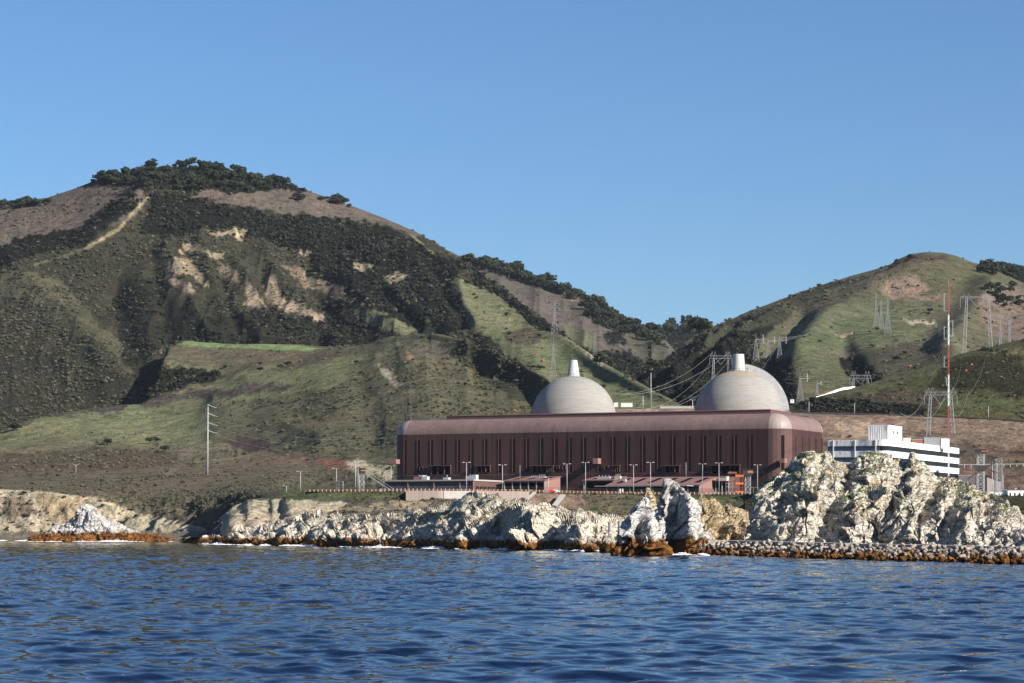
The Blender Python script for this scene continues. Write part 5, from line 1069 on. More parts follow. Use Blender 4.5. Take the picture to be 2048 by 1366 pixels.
def wire(name, pts, sag, label, r=.05, group=None):
    o = empty(name, pts[0][0], 0, label, "power line", group)
    for a, b in pts:
        a, b = Vector(a), Vector(b); n = 14; p = a; mb = MB()
        for i in range(1, n + 1):
            t = i / n; q = a.lerp(b, t) - Vector((0, 0, sag * 4 * t * (1 - t))); mb.bar(p, q, r, 3); p = q
        part(mb, "wire", M_WIRE, o)
    return o
g0 = base(415, 950).y
for k, (y0, y1) in enumerate(((833, 872), (851, 887), (867, 901))):
    wire("power_line", [(W(427, y0 + 2, g0), W(800, y1, 1560))], 7, ("topmost", "middle", "lowest")[k] + " of three wires from the white pole towards the maroon hall", .055)
wire("power_line", [(W(416, 814 + 12 * k, g0), W(330 + 3 * k, 950, g0 - 140)) for k in range(4)], 4, "bundle of thin wires slanting down left from the white pole", .045)
wire("power_line", [(W(1109, 612 + 12 * k, 2600), W(1106, 694 + 10 * k, 2150)) for k in range(3)], 3, "wires between the two tall towers on the green spur", .06)
wire("power_line", [(W(1190, 668 + 8 * k, 2500), W(1420, 660 + 12 * k, 4300)) for k in range(3)], 18, "far wires crossing the wooded valley", .07)
wire("power_line", [(W(1424, 706, 1900), W(1230, 772 + 16, 1620)), (W(1459, 704, 1900), W(1240, 790, 1610)), (W(1424, 720, 1900), W(1290, 818, 1590)), (W(1459, 720, 1900), W(1290, 826, 1590))], 8, "wires running down left from the portal tower between the domes", .075)
wire("power_line", [(W(1512, 680, 2100), W(1345, 815, 1600)), (W(1536, 684, 2100), W(1390, 812, 1600)), (W(1559, 684, 2100), W(1430, 815, 1600))], 8, "wires fanning down left behind the right dome", .075)
wire("power_line", [(W(1752, 620, 2900), W(1560, 676, 2200)), (W(1762, 620, 2900), W(1536, 682, 2200)), (W(1775, 618, 2900), W(1500, 690, 2200))], 6, "wires down the green hill to the side armed towers", .07)
wire("power_line", [(W(1570, 757, 1760), W(1708, 757, 1750)), (W(1570, 765, 1760), W(1738, 757, 1750))], 3, "slack wires beside the small portal tower", .05)
wire("power_line", [(W(1895, 684, 1090), W(1835, 792, 1480)), (W(1893, 684, 1090), W(1800, 822, 1470))], 4, "pair of guy wires slanting left from the red and white mast", .05)
wire("power_line", [(W(1926, 712, 1780), W(1900, 782, 1490)), (W(1975, 700, 1780), W(1934, 790, 1490)), (W(1850, 792, 1480), W(1800, 825, 1455)), (W(1890, 792, 1480), W(1840, 830, 1455)), (W(1935, 792, 1480), W(1905, 825, 1455)), (W(2015, 640, 1900), W(1978, 700, 1780))], 6, "wires hanging between the big portal towers on the right", .06)
def marker(px, py, Y, lb):
    p = W(px, py, Y); mb = MB(); mb.ball((0, 0, 0), .0008 * Y * .5, 12, 8); o = mb.build("marker_ball", M_REDB, None, True); o.location = p; tag(o, lb, "marker ball", "red marker balls on the power lines")
M_REDB = simple("marker_red", (0.75, 0.09, 0.03), 0.5, 0.05, 1)
for q in ((1820, 732, 1620, "red ball on a wire left of the red and white mast"), (1943, 729, 1560, "upper of two red balls right of the mast"), (1932, 741, 1560, "lower of two red balls right of the mast"), (1086, 721, 1700, "tiny red ball in front of the green spur left of the lower tall tower"), (1030, 821, 1500, "tiny red ball left of the left dome's foot")): marker(*q)

# light poles round the plant
def lamp(px, pt, Y, label, heads=2, r=.17, pb=None):
    x = (px - 1024) / F * Y; z0 = PZ if pb is None else zat(pb, Y); H = zat(pt, Y) - z0
    o = empty("light_pole", (x, Y, z0), 0, label, "light pole", "tall light poles along the plant fence")
    mb = MB(); mb.bar((0, 0, -.3), (0, 0, H), r * 1.0, 8, r * .65); mb.build("pole", M_POLE, o, True)
    if heads:
        mb = MB(); mb.bar((-1.35, 0, H), (1.35, 0, H), .07); mb.build("crossbar", M_STEEL, o)
        for s in (-1, 1)[:heads]: mb = MB(); mb.box(s * 1.3 - .5, s * 1.3 + .5, -.35, .35, H - .05, H + .22); mb.build("lamp_head", M_POLE, o)
LP = [(933, 925, 1085, "in front of the office wing's dark windows"), (1005, 930, 1092, "at the office wing's lit right end"), (1134, 928, 1115, "in front of the bare hall wall, left of the maroon workshop"), (1171, 925, 1125, "in front of the workshop's left end"), (1267, 930, 1150, "left of two in front of the middle workshop roof"), (1301, 925, 1152, "right of two in front of the middle workshop roof"),
      (1405, 928, 1162, "at the right end of the middle workshop"), (1438, 926, 1163, "left of the cream container on the roof"), (1515, 930, 1165, "right of the orange scaffold, close to the headland")]
for px, pt, Y, t in LP: lamp(px, pt, Y, "twin headed light pole " + t)
lamp(711, 923, 1074, "thinner of the two tall poles by the left watchtower", 0); lamp(716, 922, 1080, "tall pole with twin heads by the left watchtower", 2); lamp(782, 932, 1250, "light pole at the hall's left end", 2, .2); lamp(772, 945, 1260, "shorter pole left of the hall's left end", 0)
lamp(673, 937, 1090, "single pole left of the left watchtower", 1); lamp(601, 943, 1140, "leftmost light pole above the grass verge", 1, pb=981); lamp(678, 962, 1086, "short pole beside the single pole", 0); lamp(686, 962, 1086, "second short pole beside the single pole", 0); lamp(573, 972, 1140, "short stub pole on the grass verge", 1, pb=985)
lamp(1097, 955, 1100, "pale pole at the end of the vehicle shed", 0); lamp(1372, 925, 1192, "short pinkish pole standing on the workshop roof", 0, .13, 953); lamp(1040, 930, 1170, "thin reddish pole between the office wing and the shed", 0, .1, 958)
lamp(1302, 745, 1640, "tall white pole between the two domes", 0, .28, 815); lamp(1286, 792, 1600, "short cluster pole behind the hall roof", 0, .3, 820); lamp(1385, 800, 1590, "grey pole with a crossbar at the right dome's left side", 2, .25, 828); lamp(1709, 806, 1600, "wooden pole on the road above the cut slope", 0, .22, 832); lamp(1618, 803, 1600, "left wooden pole on the road above the cut slope", 0, .22, 832); lamp(1977, 812, 1590, "right thin pole on the road above the cut slope", 0, .2, 840)
for j, (px, y0) in enumerate(((1985, 925), (1994, 925), (2006, 950))): lamp(px, y0, 1220, ("left", "middle", "right")[j] + " of three thin pale poles beside the dark lattice tower", 0, .2)
o = empty("utility_pole", base(152, 945), 0, "small white pole with forked arms on the left terrace", "power pole"); mb = MB(); mb.bar((0, 0, 0), (0, 0, 5), .16).build("pole", M_POLE, o); mb = MB(); mb.bar((-2.2, 0, 5.6), (0, 0, 4.4), .12).bar((2.2, 0, 5.6), (0, 0, 4.4), .12); mb.build("arm", M_POLE, o)

# watch towers and scaffold
M_RUSTO = simple('faded_orange_panel', (0.42, 0.16, 0.08), .7, .2, 1)
def watch(px0, px1, pt, pcab, Y, lb, cabmat=M_DARKST, z0=PZ, stair=False, nseg=4, face=M_RUSTO):
    x0, x1 = (px0 - 1024) / F * Y, (px1 - 1024) / F * Y; cx = (x0 + x1) / 2; w = (x1 - x0) / 2; o = empty("watchtower", (cx, Y, z0), 0, lb, "watchtower")
    zc, zt = zat(pcab, Y) - z0, zat(pt, Y) - z0; mb = MB(); lattice(mb, 0, 0, 0, zc, w * .62, w * .62, .13, nseg); mb.build("lattice_legs", M_POLE, o)
    mb = MB(); mb.box(-w * 1.25, w * .95, -w, w, zc, zt); mb.build("cabin", cabmat, o)
    mb = MB(); mb.box(w * .96, w * 1.15, -w * .8, w * .8, zc + (zt - zc) * .35, zt - .3); mb.build("window_panel", face, o)
    mb = MB(); mb.box(-w * .1, w * .9, -w - .12, -w - .02, zc + (zt - zc) * .45, zt - .4); mb.build("side_panel", face, o)
    mb = MB(); mb.box(-w * 1.4, w * 1.2, -w * 1.15, w * 1.15, zt, zt + .3); mb.build("roof", M_DARKST, o)
    if stair:
        mb = MB(); L = zc * 1.55
        for s in (-1, 1): mb.bar((w * .7, s * .7, zc), (w * .7 + L, s * .7, 0), .22); mb.bar((w * .7, s * .7, zc + 1.3), (w * .7 + L, s * .7, 1.3), .1)
        n = 18
        for i in range(n): t = i / n; mb.box(w * .7 + L * t, w * .7 + L * t + .35, -.7, .7, zc * (1 - t) - .1, zc * (1 - t))
        for t in (.3, .36, .62, .68): mb.bar((w * .7 + L * t, -.7, 0), (w * .7 + L * t, -.7, zc * (1 - t)), .12)
        mb.build("stair", M_STEEL, o)
    return o
watch(716, 731, 938, 946, 1085, "dark cabined watchtower with a long outside stair, left of the hall", stair=True)
watch(1487, 1504, 940, 951, 1166, "black cabin on a pale lattice tower beside the orange scaffold")
watch(1951, 1972, 900, 906, 1180, "tall dark lattice watchtower right of the office block, two black platforms", nseg=9, z0=16)
mb = MB(); x = (1961 - 1024) / F * 1180; mb.box(x - 2.6, x + 2.2, 1177, 1183, zat(941, 1180), zat(931, 1180)); tw = [q for q in bpy.data.objects if q.name.startswith("watchtower")][-1]; part(mb, "lower_platform", M_DARKST, [q for q in bpy.data.objects if q.get("label", "").startswith("tall dark lattice watch")][0])
yy = 1205; o = empty("conveyor_frame", ((1990 - 1024) / F * yy, yy, 16), 0, "dark slanting gantry with lattice legs right of the dark watchtower", "gantry")
mb = MB(); mb.bar(W(1965, 912, yy), W(1995, 925, yy), .35).bar(W(1972, 937, yy), W(1992, 923, yy), .35).bar(W(1972, 937, yy), W(1995, 946, yy), .3).bar(W(1935, 958, yy), W(1962, 940, yy), .4); part(mb, "truss_arm", M_DARKST, o)
mb = MB(); lattice(mb, (1997 - 1024) / F * yy, yy, 16, zat(918, yy), 1.8, 1.5, .14, 8); part(mb, "lattice_legs", M_STEEL, o)
def scaffold():
    Y = 1164; x0, x1 = (1471 - 1024) / F * Y, (1486 - 1024) / F * Y; o = empty("scaffold", ((x0 + x1) / 2, Y, PZ), 0, "scaffold stack hung with bright orange sheets at the workshop's right end", "scaffold"); w = (x1 - x0) / 2; H = zat(948, Y) - PZ
    mb = MB(); n = 6
    for sx in (-1, 0, 1):
        for sy in (-1, 1): mb.bar((sx * w, sy * w * .7, 0), (sx * w, sy * w * .7, H), .09)
    for k in range(n): z = H * (k + 1) / n; mb.bar((-w, -w * .7, z), (w, -w * .7, z), .07).bar((-w, w * .7, z), (w, w * .7, z), .07).bar((-w, -w * .7, z), (-w, w * .7, z), .07).bar((w, -w * .7, z), (w, w * .7, z), .07).bar((-w, -w * .7, z), (w, -w * .7, z - H / n), .05)
    mb.build("frame", M_RUSTY, o)
    for pa, pb_ in ((950, 953.5), (965, 969), (982, 986)): mb = MB(); mb.box(-w * 1.1, w * (1.1 if pa != 949 else .3), -w * .75, w * .75, zat(pb_, Y) - PZ, zat(pa, Y) - PZ); mb.build("orange_sheet", M_ORANGE, o)
    for k in range(4): z = H * k / 4; mb = MB(); mb.box(-w, w, -w * .7, w * .7, z, z + .12); mb.build("deck", M_RUSTY, o)
    mb = MB()
    for z in (1.5, 3.6, 5.2): mb.bar((-w - 4.5, -.5, z), (-w, -.5, z), .1)
    for x in (-w - 4.5, -w - 3, -w - 1.4): mb.bar((x, -.5, 0), (x, -.5, 5.2 + (x % 1)), .12)
    mb.build("pipework", M_STEEL, o)
    mb = MB(); mb.box(-w - 3.6, -w + .5, -1, 1, H + .2, H + 1.0); mb.build("rusty_platform", M_RUSTY, o)
scaffold()
pf = empty("pipe_frame", ((1512 - 1024) / F * 1166, 1166, PZ), 0, "low pale pipe frame between the black cabin tower and the headland", "pipe frame"); mb = MB(); mb.bar((-2.4, 0, 3.4), (1.2, 0, 3.4), .14).bar((-1.2, 0, 0), (-1.2, 0, 3.4), .14).bar((1, 0, 0), (1, 0, 3.4), .16); mb.build("frame", M_STEEL, pf)

# fence with rust coloured rail along the edge of the yard, walls
def along(px): Y = edgeY(px) + 2.5; return Vector(((px - 1024) / F * Y, Y, PZ))
def fence(p0, p1, n, label, hgt=1.3, dark=None):
    o = empty("yard_fence", along((p0 + p1) / 2), 0, label, "fence", "railing along the edge of the plant yard")
    for i in range(n):
        c = along(p0 + (p1 - p0) * i / (n - 1)); mb = MB(); mb.box(c.x - .2, c.x + .2, c.y - .15, c.y + .15, PZ - .2, PZ + hgt); part(mb, "post", M_PINK2, o)
    mb = MB()
    for z in (.45, .95):
        for i in range(24): mb.bar(along(p0 + (p1 - p0) * i / 24) + Vector((0, -.05, z)), along(p0 + (p1 - p0) * (i + 1) / 24) + Vector((0, -.05, z)), .09)
    part(mb, "rail", M_RUSTY, o)
    if dark:
        mb = MB()
        for i in range(24):
            a, b = along(p0 + (p1 - p0) * i / 24) + Vector((0, 3, 0)), along(p0 + (p1 - p0) * (i + 1) / 24) + Vector((0, 3, 0))
            for z in (.3, dark * .5, dark): mb.bar(a + Vector((0, 0, z)), b + Vector((0, 0, z)), .05)
            for k in range(6): c = a.lerp(b, k / 6); mb.bar(c, c + Vector((0, 0, dark)), .05)
        part(mb, "mesh_fence", M_DARKST, o)
M_PINK2 = simple("buff_post", (0.42, 0.30, 0.22), 0.8, 0.2, 1)
fence(620, 760, 18, "pale low railing left of the office wing, above the grass verge", 1.0, 2.6); fence(762, 1060, 38, "rust coloured railing in front of the office wing and shed", 1.3, 2.4); fence(1064, 1300, 32, "rust coloured railing in front of the workshop, left of the tall sea stack", 1.2, 2.4); fence(1302, 1500, 26, "rust coloured railing right of the tall sea stack", 1.2, 2.8)
def retaining(p0, p1, zb0, zb1, label, off=.4, mat=None, th=15.5):
    mb = MB(); n = 12
    for i in range(n):
        pa, pb = p0 + (p1 - p0) * i / n, p0 + (p1 - p0) * (i + 1) / n; a, b = along(pa), along(pb); a.y -= 16 + off; b.y -= 16 + off; za, zb = zb0 + (zb1 - zb0) * i / n, zb0 + (zb1 - zb0) * (i + 1) / n
        mb.hexa([(a.x, a.y, za), (b.x, b.y, zb), (b.x, b.y + th, zb), (a.x, a.y + th, za), (a.x, a.y, PZ + .12), (b.x, b.y, PZ + .12), (b.x, b.y + th, PZ + .12), (a.x, a.y + th, PZ + .12)])
    o = mb.build("retaining_wall", mat or M_CONCW); tag(o, label, "retaining wall")
retaining(815, 890, 18, 15, "left pinkish stretch of the concrete retaining wall"); retaining(890, 950, 15, 14, "pale middle stretch of the retaining wall", .7, M_CONCR); retaining(950, 1024, 14, 13, "grey brown stretch of the retaining wall, darkest of the four", .5, simple("brown_concrete", (0.25, 0.20, 0.185), 0.9, 0.1, .6)); retaining(1024, 1058, 13, 14, "right stretch of the retaining wall by the sloping stair", .6)
st = tag(MB().hexa([tuple(W(x, y, Y)) for x, y, Y in ((1046, 1006, 1072), (1050, 1006, 1072), (1072, 987, 1089), (1067, 986, 1089), (1046, 1003, 1071), (1050, 1003, 1071), (1072, 984, 1088), (1067, 983, 1088))]).build("slope_stair", M_CONCR), "narrow concrete stair climbing the slope at the wall's right end", "stair")
dr = tag(MB().hexa([tuple(W(x, y, Y)) for x, y, Y in ((1104, 1013, 1068), (1113, 1015, 1068), (1131, 992, 1098), (1121, 990, 1098), (1104, 1010, 1066), (1113, 1012, 1066), (1131, 989, 1096), (1121, 988, 1096))]).build("drain_chute", M_CONCR), "pale concrete drain chute down the bare brown bank", "chute")

# vehicles, huts and trailers
def trailer(px0, px1, y0, y1, Y, label, mat=M_WHITE, wins=4, cat="trailer", name="site_trailer"):
    p0, p1 = W(px0, y0, Y), W(px1, y1, Y); o = empty(name, ((p0.x + p1.x) / 2, Y, p1.z), 0, label, cat)
    w = (p1.x - p0.x) / 2; h = p0.z - p1.z; mb = MB(); mb.box(-w, w, 0, 3, 0, h); mb.build("body", mat, o); mb = MB(); mb.box(-w - .1, w + .1, -.1, 3.1, h, h + .15); mb.build("roof", M_POLE, o)
    for i in range(wins): u = -w + 2 * w * (i + .5) / wins; mb = MB(); mb.box(u - .35, u + .35, -.05, .1, h * .45, h * .75); mb.build("window", M_GLASS, o)
    return o
trailer(2016, 2062, 981, 1000, 1166, "white site trailer with small windows at the right edge", wins=5); trailer(1990, 2007, 985, 993, 1168, "low white van trailer left of the white site trailer", wins=1); trailer(1972, 1988, 984, 989, 1172, "low white box by the dark lattice tower's foot", wins=0)
trailer(2008, 2015, 980, 992, 1172, "dark blue box between the two white trailers", M_BLUEG, 0, "box", "storage_box")
trailer(1228, 1236, 805, 814, 1590, "small pale container behind the left dome's right side", M_PALEG, 0, "container", "container"); trailer(1242, 1265, 806, 814, 1600, "long pale green container behind the hall roof", M_PALEG, 0, "container", "container"); trailer(1272, 1283, 815, 821, 1575, "dark parked box on the bench behind the hall", M_DARKST, 0, "box", "storage_box")
trailer(1581, 1588, 799, 806, 1650, "small white hut beside the right dome", M_WHITE, 1, "hut", "guard_hut"); trailer(1320, 1388, 812.5, 817, 1590, "long low grey wall between the domes", M_CONCR, 0, "building", "low_building")
for px, t in ((1242, "left"), (1247, "right")): trailer(px - 3, px, 978, 987, 1153, t + " of two white cabinets in front of the middle workshop", M_WHITE, 0, "cabinet", "cabinet")
def car(px, Y, label, mat):
    g = W(px, zpy(PZ, Y), Y); o = empty("parked_car", (g.x, Y, PZ), 0, label, "car", "cars parked by the workshop")
    mb = MB(); mb.box(-2.1, 2.1, -.85, .85, .35, .95); mb.hexa([(-1.4, -.75, .95), (1.3, -.75, .95), (1.3, .75, .95), (-1.4, .75, .95), (-.9, -.65, 1.45), (.8, -.65, 1.45), (.8, .65, 1.45), (-.9, .65, 1.45)]); mb.build("body", mat, o)
    for s in (-1, 1): mb = MB(); mb.bar((s * 1.3, -.88, .34), (s * 1.3, .88, .34), .34, 12); mb.build("wheel", M_DARKST, o)
M_CARR = simple("red_car_paint", (.5, .03, .02), .3, .03, 1); M_CARS = simple("silver_car_paint", (.55, .56, .58), .3, .03, 1)
car(1102, 1106, "red car parked at the end of the vehicle shed", M_CARR); car(1111, 1110, "silver car right of the red one", M_CARS); car(1431, 1168, "silver car parked below the cream container", M_CARS)

# road barrier and fences above the cut slope
def band(name, pts, h, th, mat, label, cat="barrier", posts=0, pm=None):
    mb = MB(); P = [W(*p) for p in pts]; 
    for a, b in zip(P[:-1], P[1:]): mb.hexa([a, b, b + Vector((0, th, 0)), a + Vector((0, th, 0)), a + Vector((0, 0, h)), b + Vector((0, 0, h)), b + Vector((0, th, h)), a + Vector((0, th, h))])
    if not posts: return tag(mb.build(name, mat), label, cat)
    o = empty(name, P[0], 0, label, cat); part(mb, "rail", mat, o)
    for i in range(posts):
        t = i / (posts - 1) * (len(P) - 1); k = min(int(t), len(P) - 2); c = P[k].lerp(P[k + 1], t - k); m2_ = MB(); m2_.box(c.x - .15, c.x + .15, c.y - .1, c.y + .1, c.z - 1.8, c.z + h); part(m2_, "post", pm or mat, o)
    return o
band("road_barrier", [(1632, 798, 1712), (1650, 793, 1722), (1670, 785, 1735), (1685, 780, 1745), (1710, 777, 1755)], 1.6, .5, M_WHITE, "white concrete barrier curving along the road on the olive hill")
band("rust_fence", [(1620, 795, 1725), (1650, 787, 1740), (1675, 779, 1755)], .5, .1, M_RUSTY, "rust coloured fence behind the white barrier", "fence", 10)
band("road_parapet", [(1582, 827, 1558), (1700, 829, 1558), (1800, 832, 1557), (1900, 836, 1550), (1960, 839, 1546), (2060, 845, 1540)], 1.1, .4, M_DARKST, "dark parapet rail along the road at the top of the cut slope", "parapet", 40)
band("slope_fence", [(1916, 896, 1440), (1960, 900, 1440), (2000, 903, 1430), (2060, 906, 1420)], .25, .1, M_DARKST, "dark mesh fence crossing the cut slope right of the office block", "fence", 14)
band("slope_pipe", [(1916, 930, 1410), (2060, 928, 1405)], .3, .3, M_POLE, "pale pipe running across the lower cut slope", "pipe", 12); band("slope_pipe", [(1916, 950, 1392), (2060, 947, 1390)], .25, .3, M_RUSTY, "rusty pipe below the pale one on the cut slope", "pipe", 12)
band("slope_pipe", [(1893, 884, 1468), (1930, 892, 1462), (1980, 900, 1455), (2020, 906, 1450), (2060, 908, 1445)], .6, .3, M_DARKST, "dark pipeline slanting down the cut slope to the right", "pipe")
sh = empty("grey_shed", W(1990, 990, 1235), 0, "large grey shed with a slanting roof behind the dark lattice tower", "shed"); mb = MB(); a, b = W(1974, 952, 1235), W(2004, 962, 1235); mb.hexa([(a.x, 1235, 20), (b.x, 1235, 20), (b.x, 1260, 20), (a.x, 1260, 20), (a.x, 1235, a.z), (b.x, 1235, b.z), (b.x, 1260, b.z), (a.x, 1260, a.z)]); part(mb, "wall", simple("grey_shed_sheet", (.30, .26, .24), .8, .1, .5), sh); mb = MB(); mb.hexa([(a.x, 1234.5, a.z), (b.x, 1234.5, b.z), (b.x, 1261, b.z), (a.x, 1261, a.z), (a.x, 1234.5, a.z + .4), (b.x, 1234.5, b.z + .4), (b.x, 1261, b.z + .4), (a.x, 1261, a.z + .4)]); part(mb, "roof", M_DARKST, sh)
trailer(1917, 1950, 951, 985, 1225, "dark grey block at the foot of the cut slope by the office block", simple("dark_grey_block", (.10, .09, .095), .8, .1, .5), 0, "building", "low_building")
ch = tag(MB().hexa([tuple(W(x, y, Y)) for x, y, Y in ((2029, 980, 1360), (2033, 980, 1360), (2044, 960, 1400), (2040, 960, 1400), (2029, 977, 1360), (2033, 977, 1360), (2044, 957, 1400), (2040, 957, 1400))]).build("drain_chute", M_CONCR), "white chute on the brown slope at the far right", "chute")

# breakwater: deck wall and interlocking concrete units
def bwY(p): return 30000 / (np.interp(p, [1414, 1420, 1500, 1700, 2048, 2300], [1109, 1110, 1113, 1120, 1130, 1138]) - HZ)
mb = MB(); pts = list(range(1360, 2320, 20))
for a, b in zip(pts[:-1], pts[1:]):
    ya, yb = bwY(a) + 1.8, bwY(b) + 1.8; a += 6.6 * F / ya; b += 6.6 * F / yb; za, zb = zat(np.interp(a, [1415, 1700, 2048, 2300], [1080, 1087, 1094, 1102]), ya), zat(np.interp(b, [1415, 1700, 2048, 2300], [1080, 1087, 1094, 1102]), yb)
    xa, xb = (a - 1024) / F * ya, (b - 1024) / F * yb; mb.hexa([(xa, ya, -2), (xb, yb, -2), (xb + 4, yb + 1, -2), (xa + 4, ya + 1, -2), (xa, ya, za), (xb, yb, zb), (xb + 4, yb + 1, zb), (xa + 4, ya + 1, za)])
tag(mb.build("breakwater_wall", M_CONCR), "long flat topped concrete breakwater wall below the headland", "breakwater")
M_TRI = rock_mat("breakwater_concrete", (0.42, 0.37, 0.31), (0.33, 0.285, 0.235), (0.13, 0.115, 0.095), (0.36, 0.29, 0.2), 1.9, 0.0, 0.0)
def tribar(seed):
    rg = random.Random(seed); mb = MB()
    for i in range(3):
        t = 2 * math.pi * i / 3; x, y = .62 * math.cos(t), .62 * math.sin(t)
        mb.bar((x, y, -.68), (x, y, -.5), .26, 10, .36); mb.bar((x, y, -.5), (x, y, .5), .36, 10); mb.bar((x, y, .5), (x, y, .68), .36, 10, .26)
        mb.bar((0, 0, 0), (x, y, 0), .26, 8)
    me = mb.build("armour_unit", M_TRI); return me
protos = [tribar(1)]; first = True; cnt = 0; rest = []; rg = random.Random(4)
spots = []
p = 1370
while p < 2300:
    for rowk in range(5):
        pp = p + rg.uniform(-4, 4); Y = bwY(pp) + .5 + rowk * .3 + rg.uniform(-.3, .3); pp += (.6 + rowk * 1.25) * F / Y; top = zat(np.interp(pp, [1415, 1700, 2048, 2300], [1084, 1092, 1100, 1108]), Y)
        z = -.1 + top * (rowk + .3) / 4.6 + rg.uniform(-.12, .12); spots.append((pp, Y, z))
    p += 1.75 * F / bwY(p)
inview = [s for s in spots if s[0] < 2062]; 
for k, (pp, Y, z) in enumerate(inview[:290]):
    o = protos[0] if k == 0 else protos[0].copy()
    if k: COL.objects.link(o)
    o.location = ((pp - 1024) / F * Y, Y, z); o.rotation_euler = (rg.uniform(0, 6.28), rg.uniform(0, 6.28), rg.uniform(0, 6.28)); s = rg.uniform(.85, 1.12); o.scale = (s, s, s)
    tag(o, "three legged concrete block piled on the breakwater below the headland", "concrete block", "interlocking concrete blocks of the breakwater")
me0 = protos[0].data; V0 = np.array([v.co for v in me0.vertices]); restV = []; restF = []; nb = 0
left = inview[290:] + [s for s in spots if s[0] >= 2062]
if left:
    mb = MB()
    for pp, Y, z in left:
        R = Matrix.Rotation(rg.uniform(0, 6.28), 3, 'X') @ Matrix.Rotation(rg.uniform(0, 6.28), 3, 'Z'); k = len(mb.v); c = Vector(((pp - 1024) / F * Y, Y, z))
        mb.v += [tuple(R @ v.co + c) for v in me0.vertices]; mb.f += [tuple(k + i for i in pl.vertices) for pl in me0.polygons]
    tag(mb.build("armour_units_beyond", M_TRI), "further concrete blocks of the breakwater beyond the picture's right edge", kind="stuff")
print("armour units", len(inview), len(spots))
# boulders and pipes in the cove rubble between headland and stack
for k in range(26):
    pp = rg.uniform(1160, 1240); pyb = rg.uniform(1066, 1100); Y = 640 + (1100 - pyb) * 2.2; s = rg.uniform(1.0, 2.2)
    me = bpy.data.meshes.new("rubble_boulder"); import bmesh; bm = bmesh.new(); bmesh.ops.create_icosphere(bm, subdivisions=2, radius=1)
    for v in bm.verts: n_ = Vector((math.sin(v.co.x * 3 + k), math.cos(v.co.y * 4 + k), math.sin(v.co.z * 3.3 + 2 * k))); v.co = v.co * (1 + .22 * n_.x * n_.y) ; v.co.z *= .75
    bm.to_mesh(me); bm.free(); me.materials.append(CREAM); o = bpy.data.objects.new("rubble_boulder", me); COL.objects.link(o); o.location = W(pp, pyb, Y); o.scale = (s, s, s * .9); o.rotation_euler = (k, k * 2, k * 3)
    tag(o, "grey boulder in the rubble heap left of the smaller sea stack", "boulder", "boulders heaped left of the smaller sea stack")
for j, (px, t0, t1) in enumerate(((1220, 1046, 1064), (1239, 1044, 1060))):
    Y = 690; a, b = W(px, t1, Y), W(px, t0, Y); o = empty("concrete_pile", a, 0, ("left", "right")[j] + " of two pale concrete cylinders above the rubble heap", "concrete cylinder"); mb = MB(); mb.bar((0, 0, -1), (0, 0, (b - a).z), .52, 16).build("shaft", M_CONCR, o); mb = MB(); mb.bar((0, 0, (b - a).z), (0, 0, (b - a).z + .25), .6, 16).build("cap", M_CONCR, o)

# ------------------------------------------------------------------ trees, bushes, scrub
def leafmat(name, c0, c1):
    m, nt, b = newmat(name, 0.9, None, 0, 0.1); p = wpos(nt); oi = nd(nt, "ShaderNodeObjectInfo").outputs["Random"]
    f = math_(nt, 'ADD', math_(nt, 'MULTIPLY', noise(nt, p, 0.25, 4, 0.7), 0.8), math_(nt, 'MULTIPLY', oi, 0.3))
    nt.links.new(ramp(nt, f, [(0.3, c0), (0.8, c1)]), b.inputs["Base Color"]); return m
M_OAK = leafmat("oak_leaves", (0.012, 0.017, 0.011), (0.040, 0.050, 0.028)); M_BARK = simple("bark", (0.09, 0.07, 0.055), 0.95, 0.3, 2)
M_SC = [leafmat("dark_scrub", (0.008, 0.010, 0.008), (0.044, 0.046, 0.034)), leafmat("mixed_scrub", (0.035, 0.037, 0.024), (0.135, 0.13, 0.083)), leafmat("sage_scrub", (0.06, 0.057, 0.042), (0.18, 0.165, 0.12))]
def leaf_blob(mb, c, rx, ry, rz, n, s, rg):
    for _ in range(n):
        v = Vector((rg.gauss(0, 1), rg.gauss(0, 1), rg.gauss(0, 1))); v.normalize(); v *= rg.uniform(.55, 1.05)
        if v.z < -.5: v.z *= .4
        p = Vector((c[0] + v.x * rx, c[1] + v.y * ry, c[2] + v.z * rz)); nrm = (v + Vector((rg.gauss(0, .5), rg.gauss(0, .5), rg.gauss(0, .5)))).normalized()
        q = nrm.to_track_quat('Z', 'Y'); k = s * rg.uniform(.6, 1.4); a = rg.uniform(0, 6.28)
        P = [p + q @ Vector((math.cos(a + t) * k, math.sin(a + t) * k * .8, 0)) for t in (0, 1.57, 3.14, 4.71)]
        mb.quad(*P)
def oak(seed, n=420):
    rg = random.Random(seed); mb = MB(); R = 1.0
    for i in range(9):
        t = rg.uniform(0, 6.28); d = rg.uniform(.2, .62); leaf_blob(mb, (d * math.cos(t), d * math.sin(t), .62 + rg.uniform(-.12, .3)), .42, .42, .34, n // 9, .12, rg)
    me = mb.build("crown", M_OAK); tr = MB(); tr.bar((0, 0, -.3), (0, 0, .45), .09, 7, .06)
    for i in range(5): t = i * 1.26; tr.bar((0, 0, .3), (.45 * math.cos(t), .45 * math.sin(t), .72), .045, 5, .015)
    return me, tr.build("trunk", M_BARK)
def pine(seed):
    rg = random.Random(seed); mb = MB()
    for i in range(6):
        z = .55 + .09 * i; t = rg.uniform(0, 6.28); leaf_blob(mb, (.14 * math.cos(t), .14 * math.sin(t), z), .27, .27, .09, 50, .06, rg)
    me = mb.build("crown", M_OAK); tr = MB(); tr.bar((0, 0, -.1), (0, 0, 1.02), .022, 6, .008)
    for i in range(6): t = i * 2.1; tr.bar((0, 0, .5 + .08 * i), (.16 * math.cos(t), .16 * math.sin(t), .56 + .08 * i), .01, 4, .004)
    return me, tr.build("trunk", M_BARK)
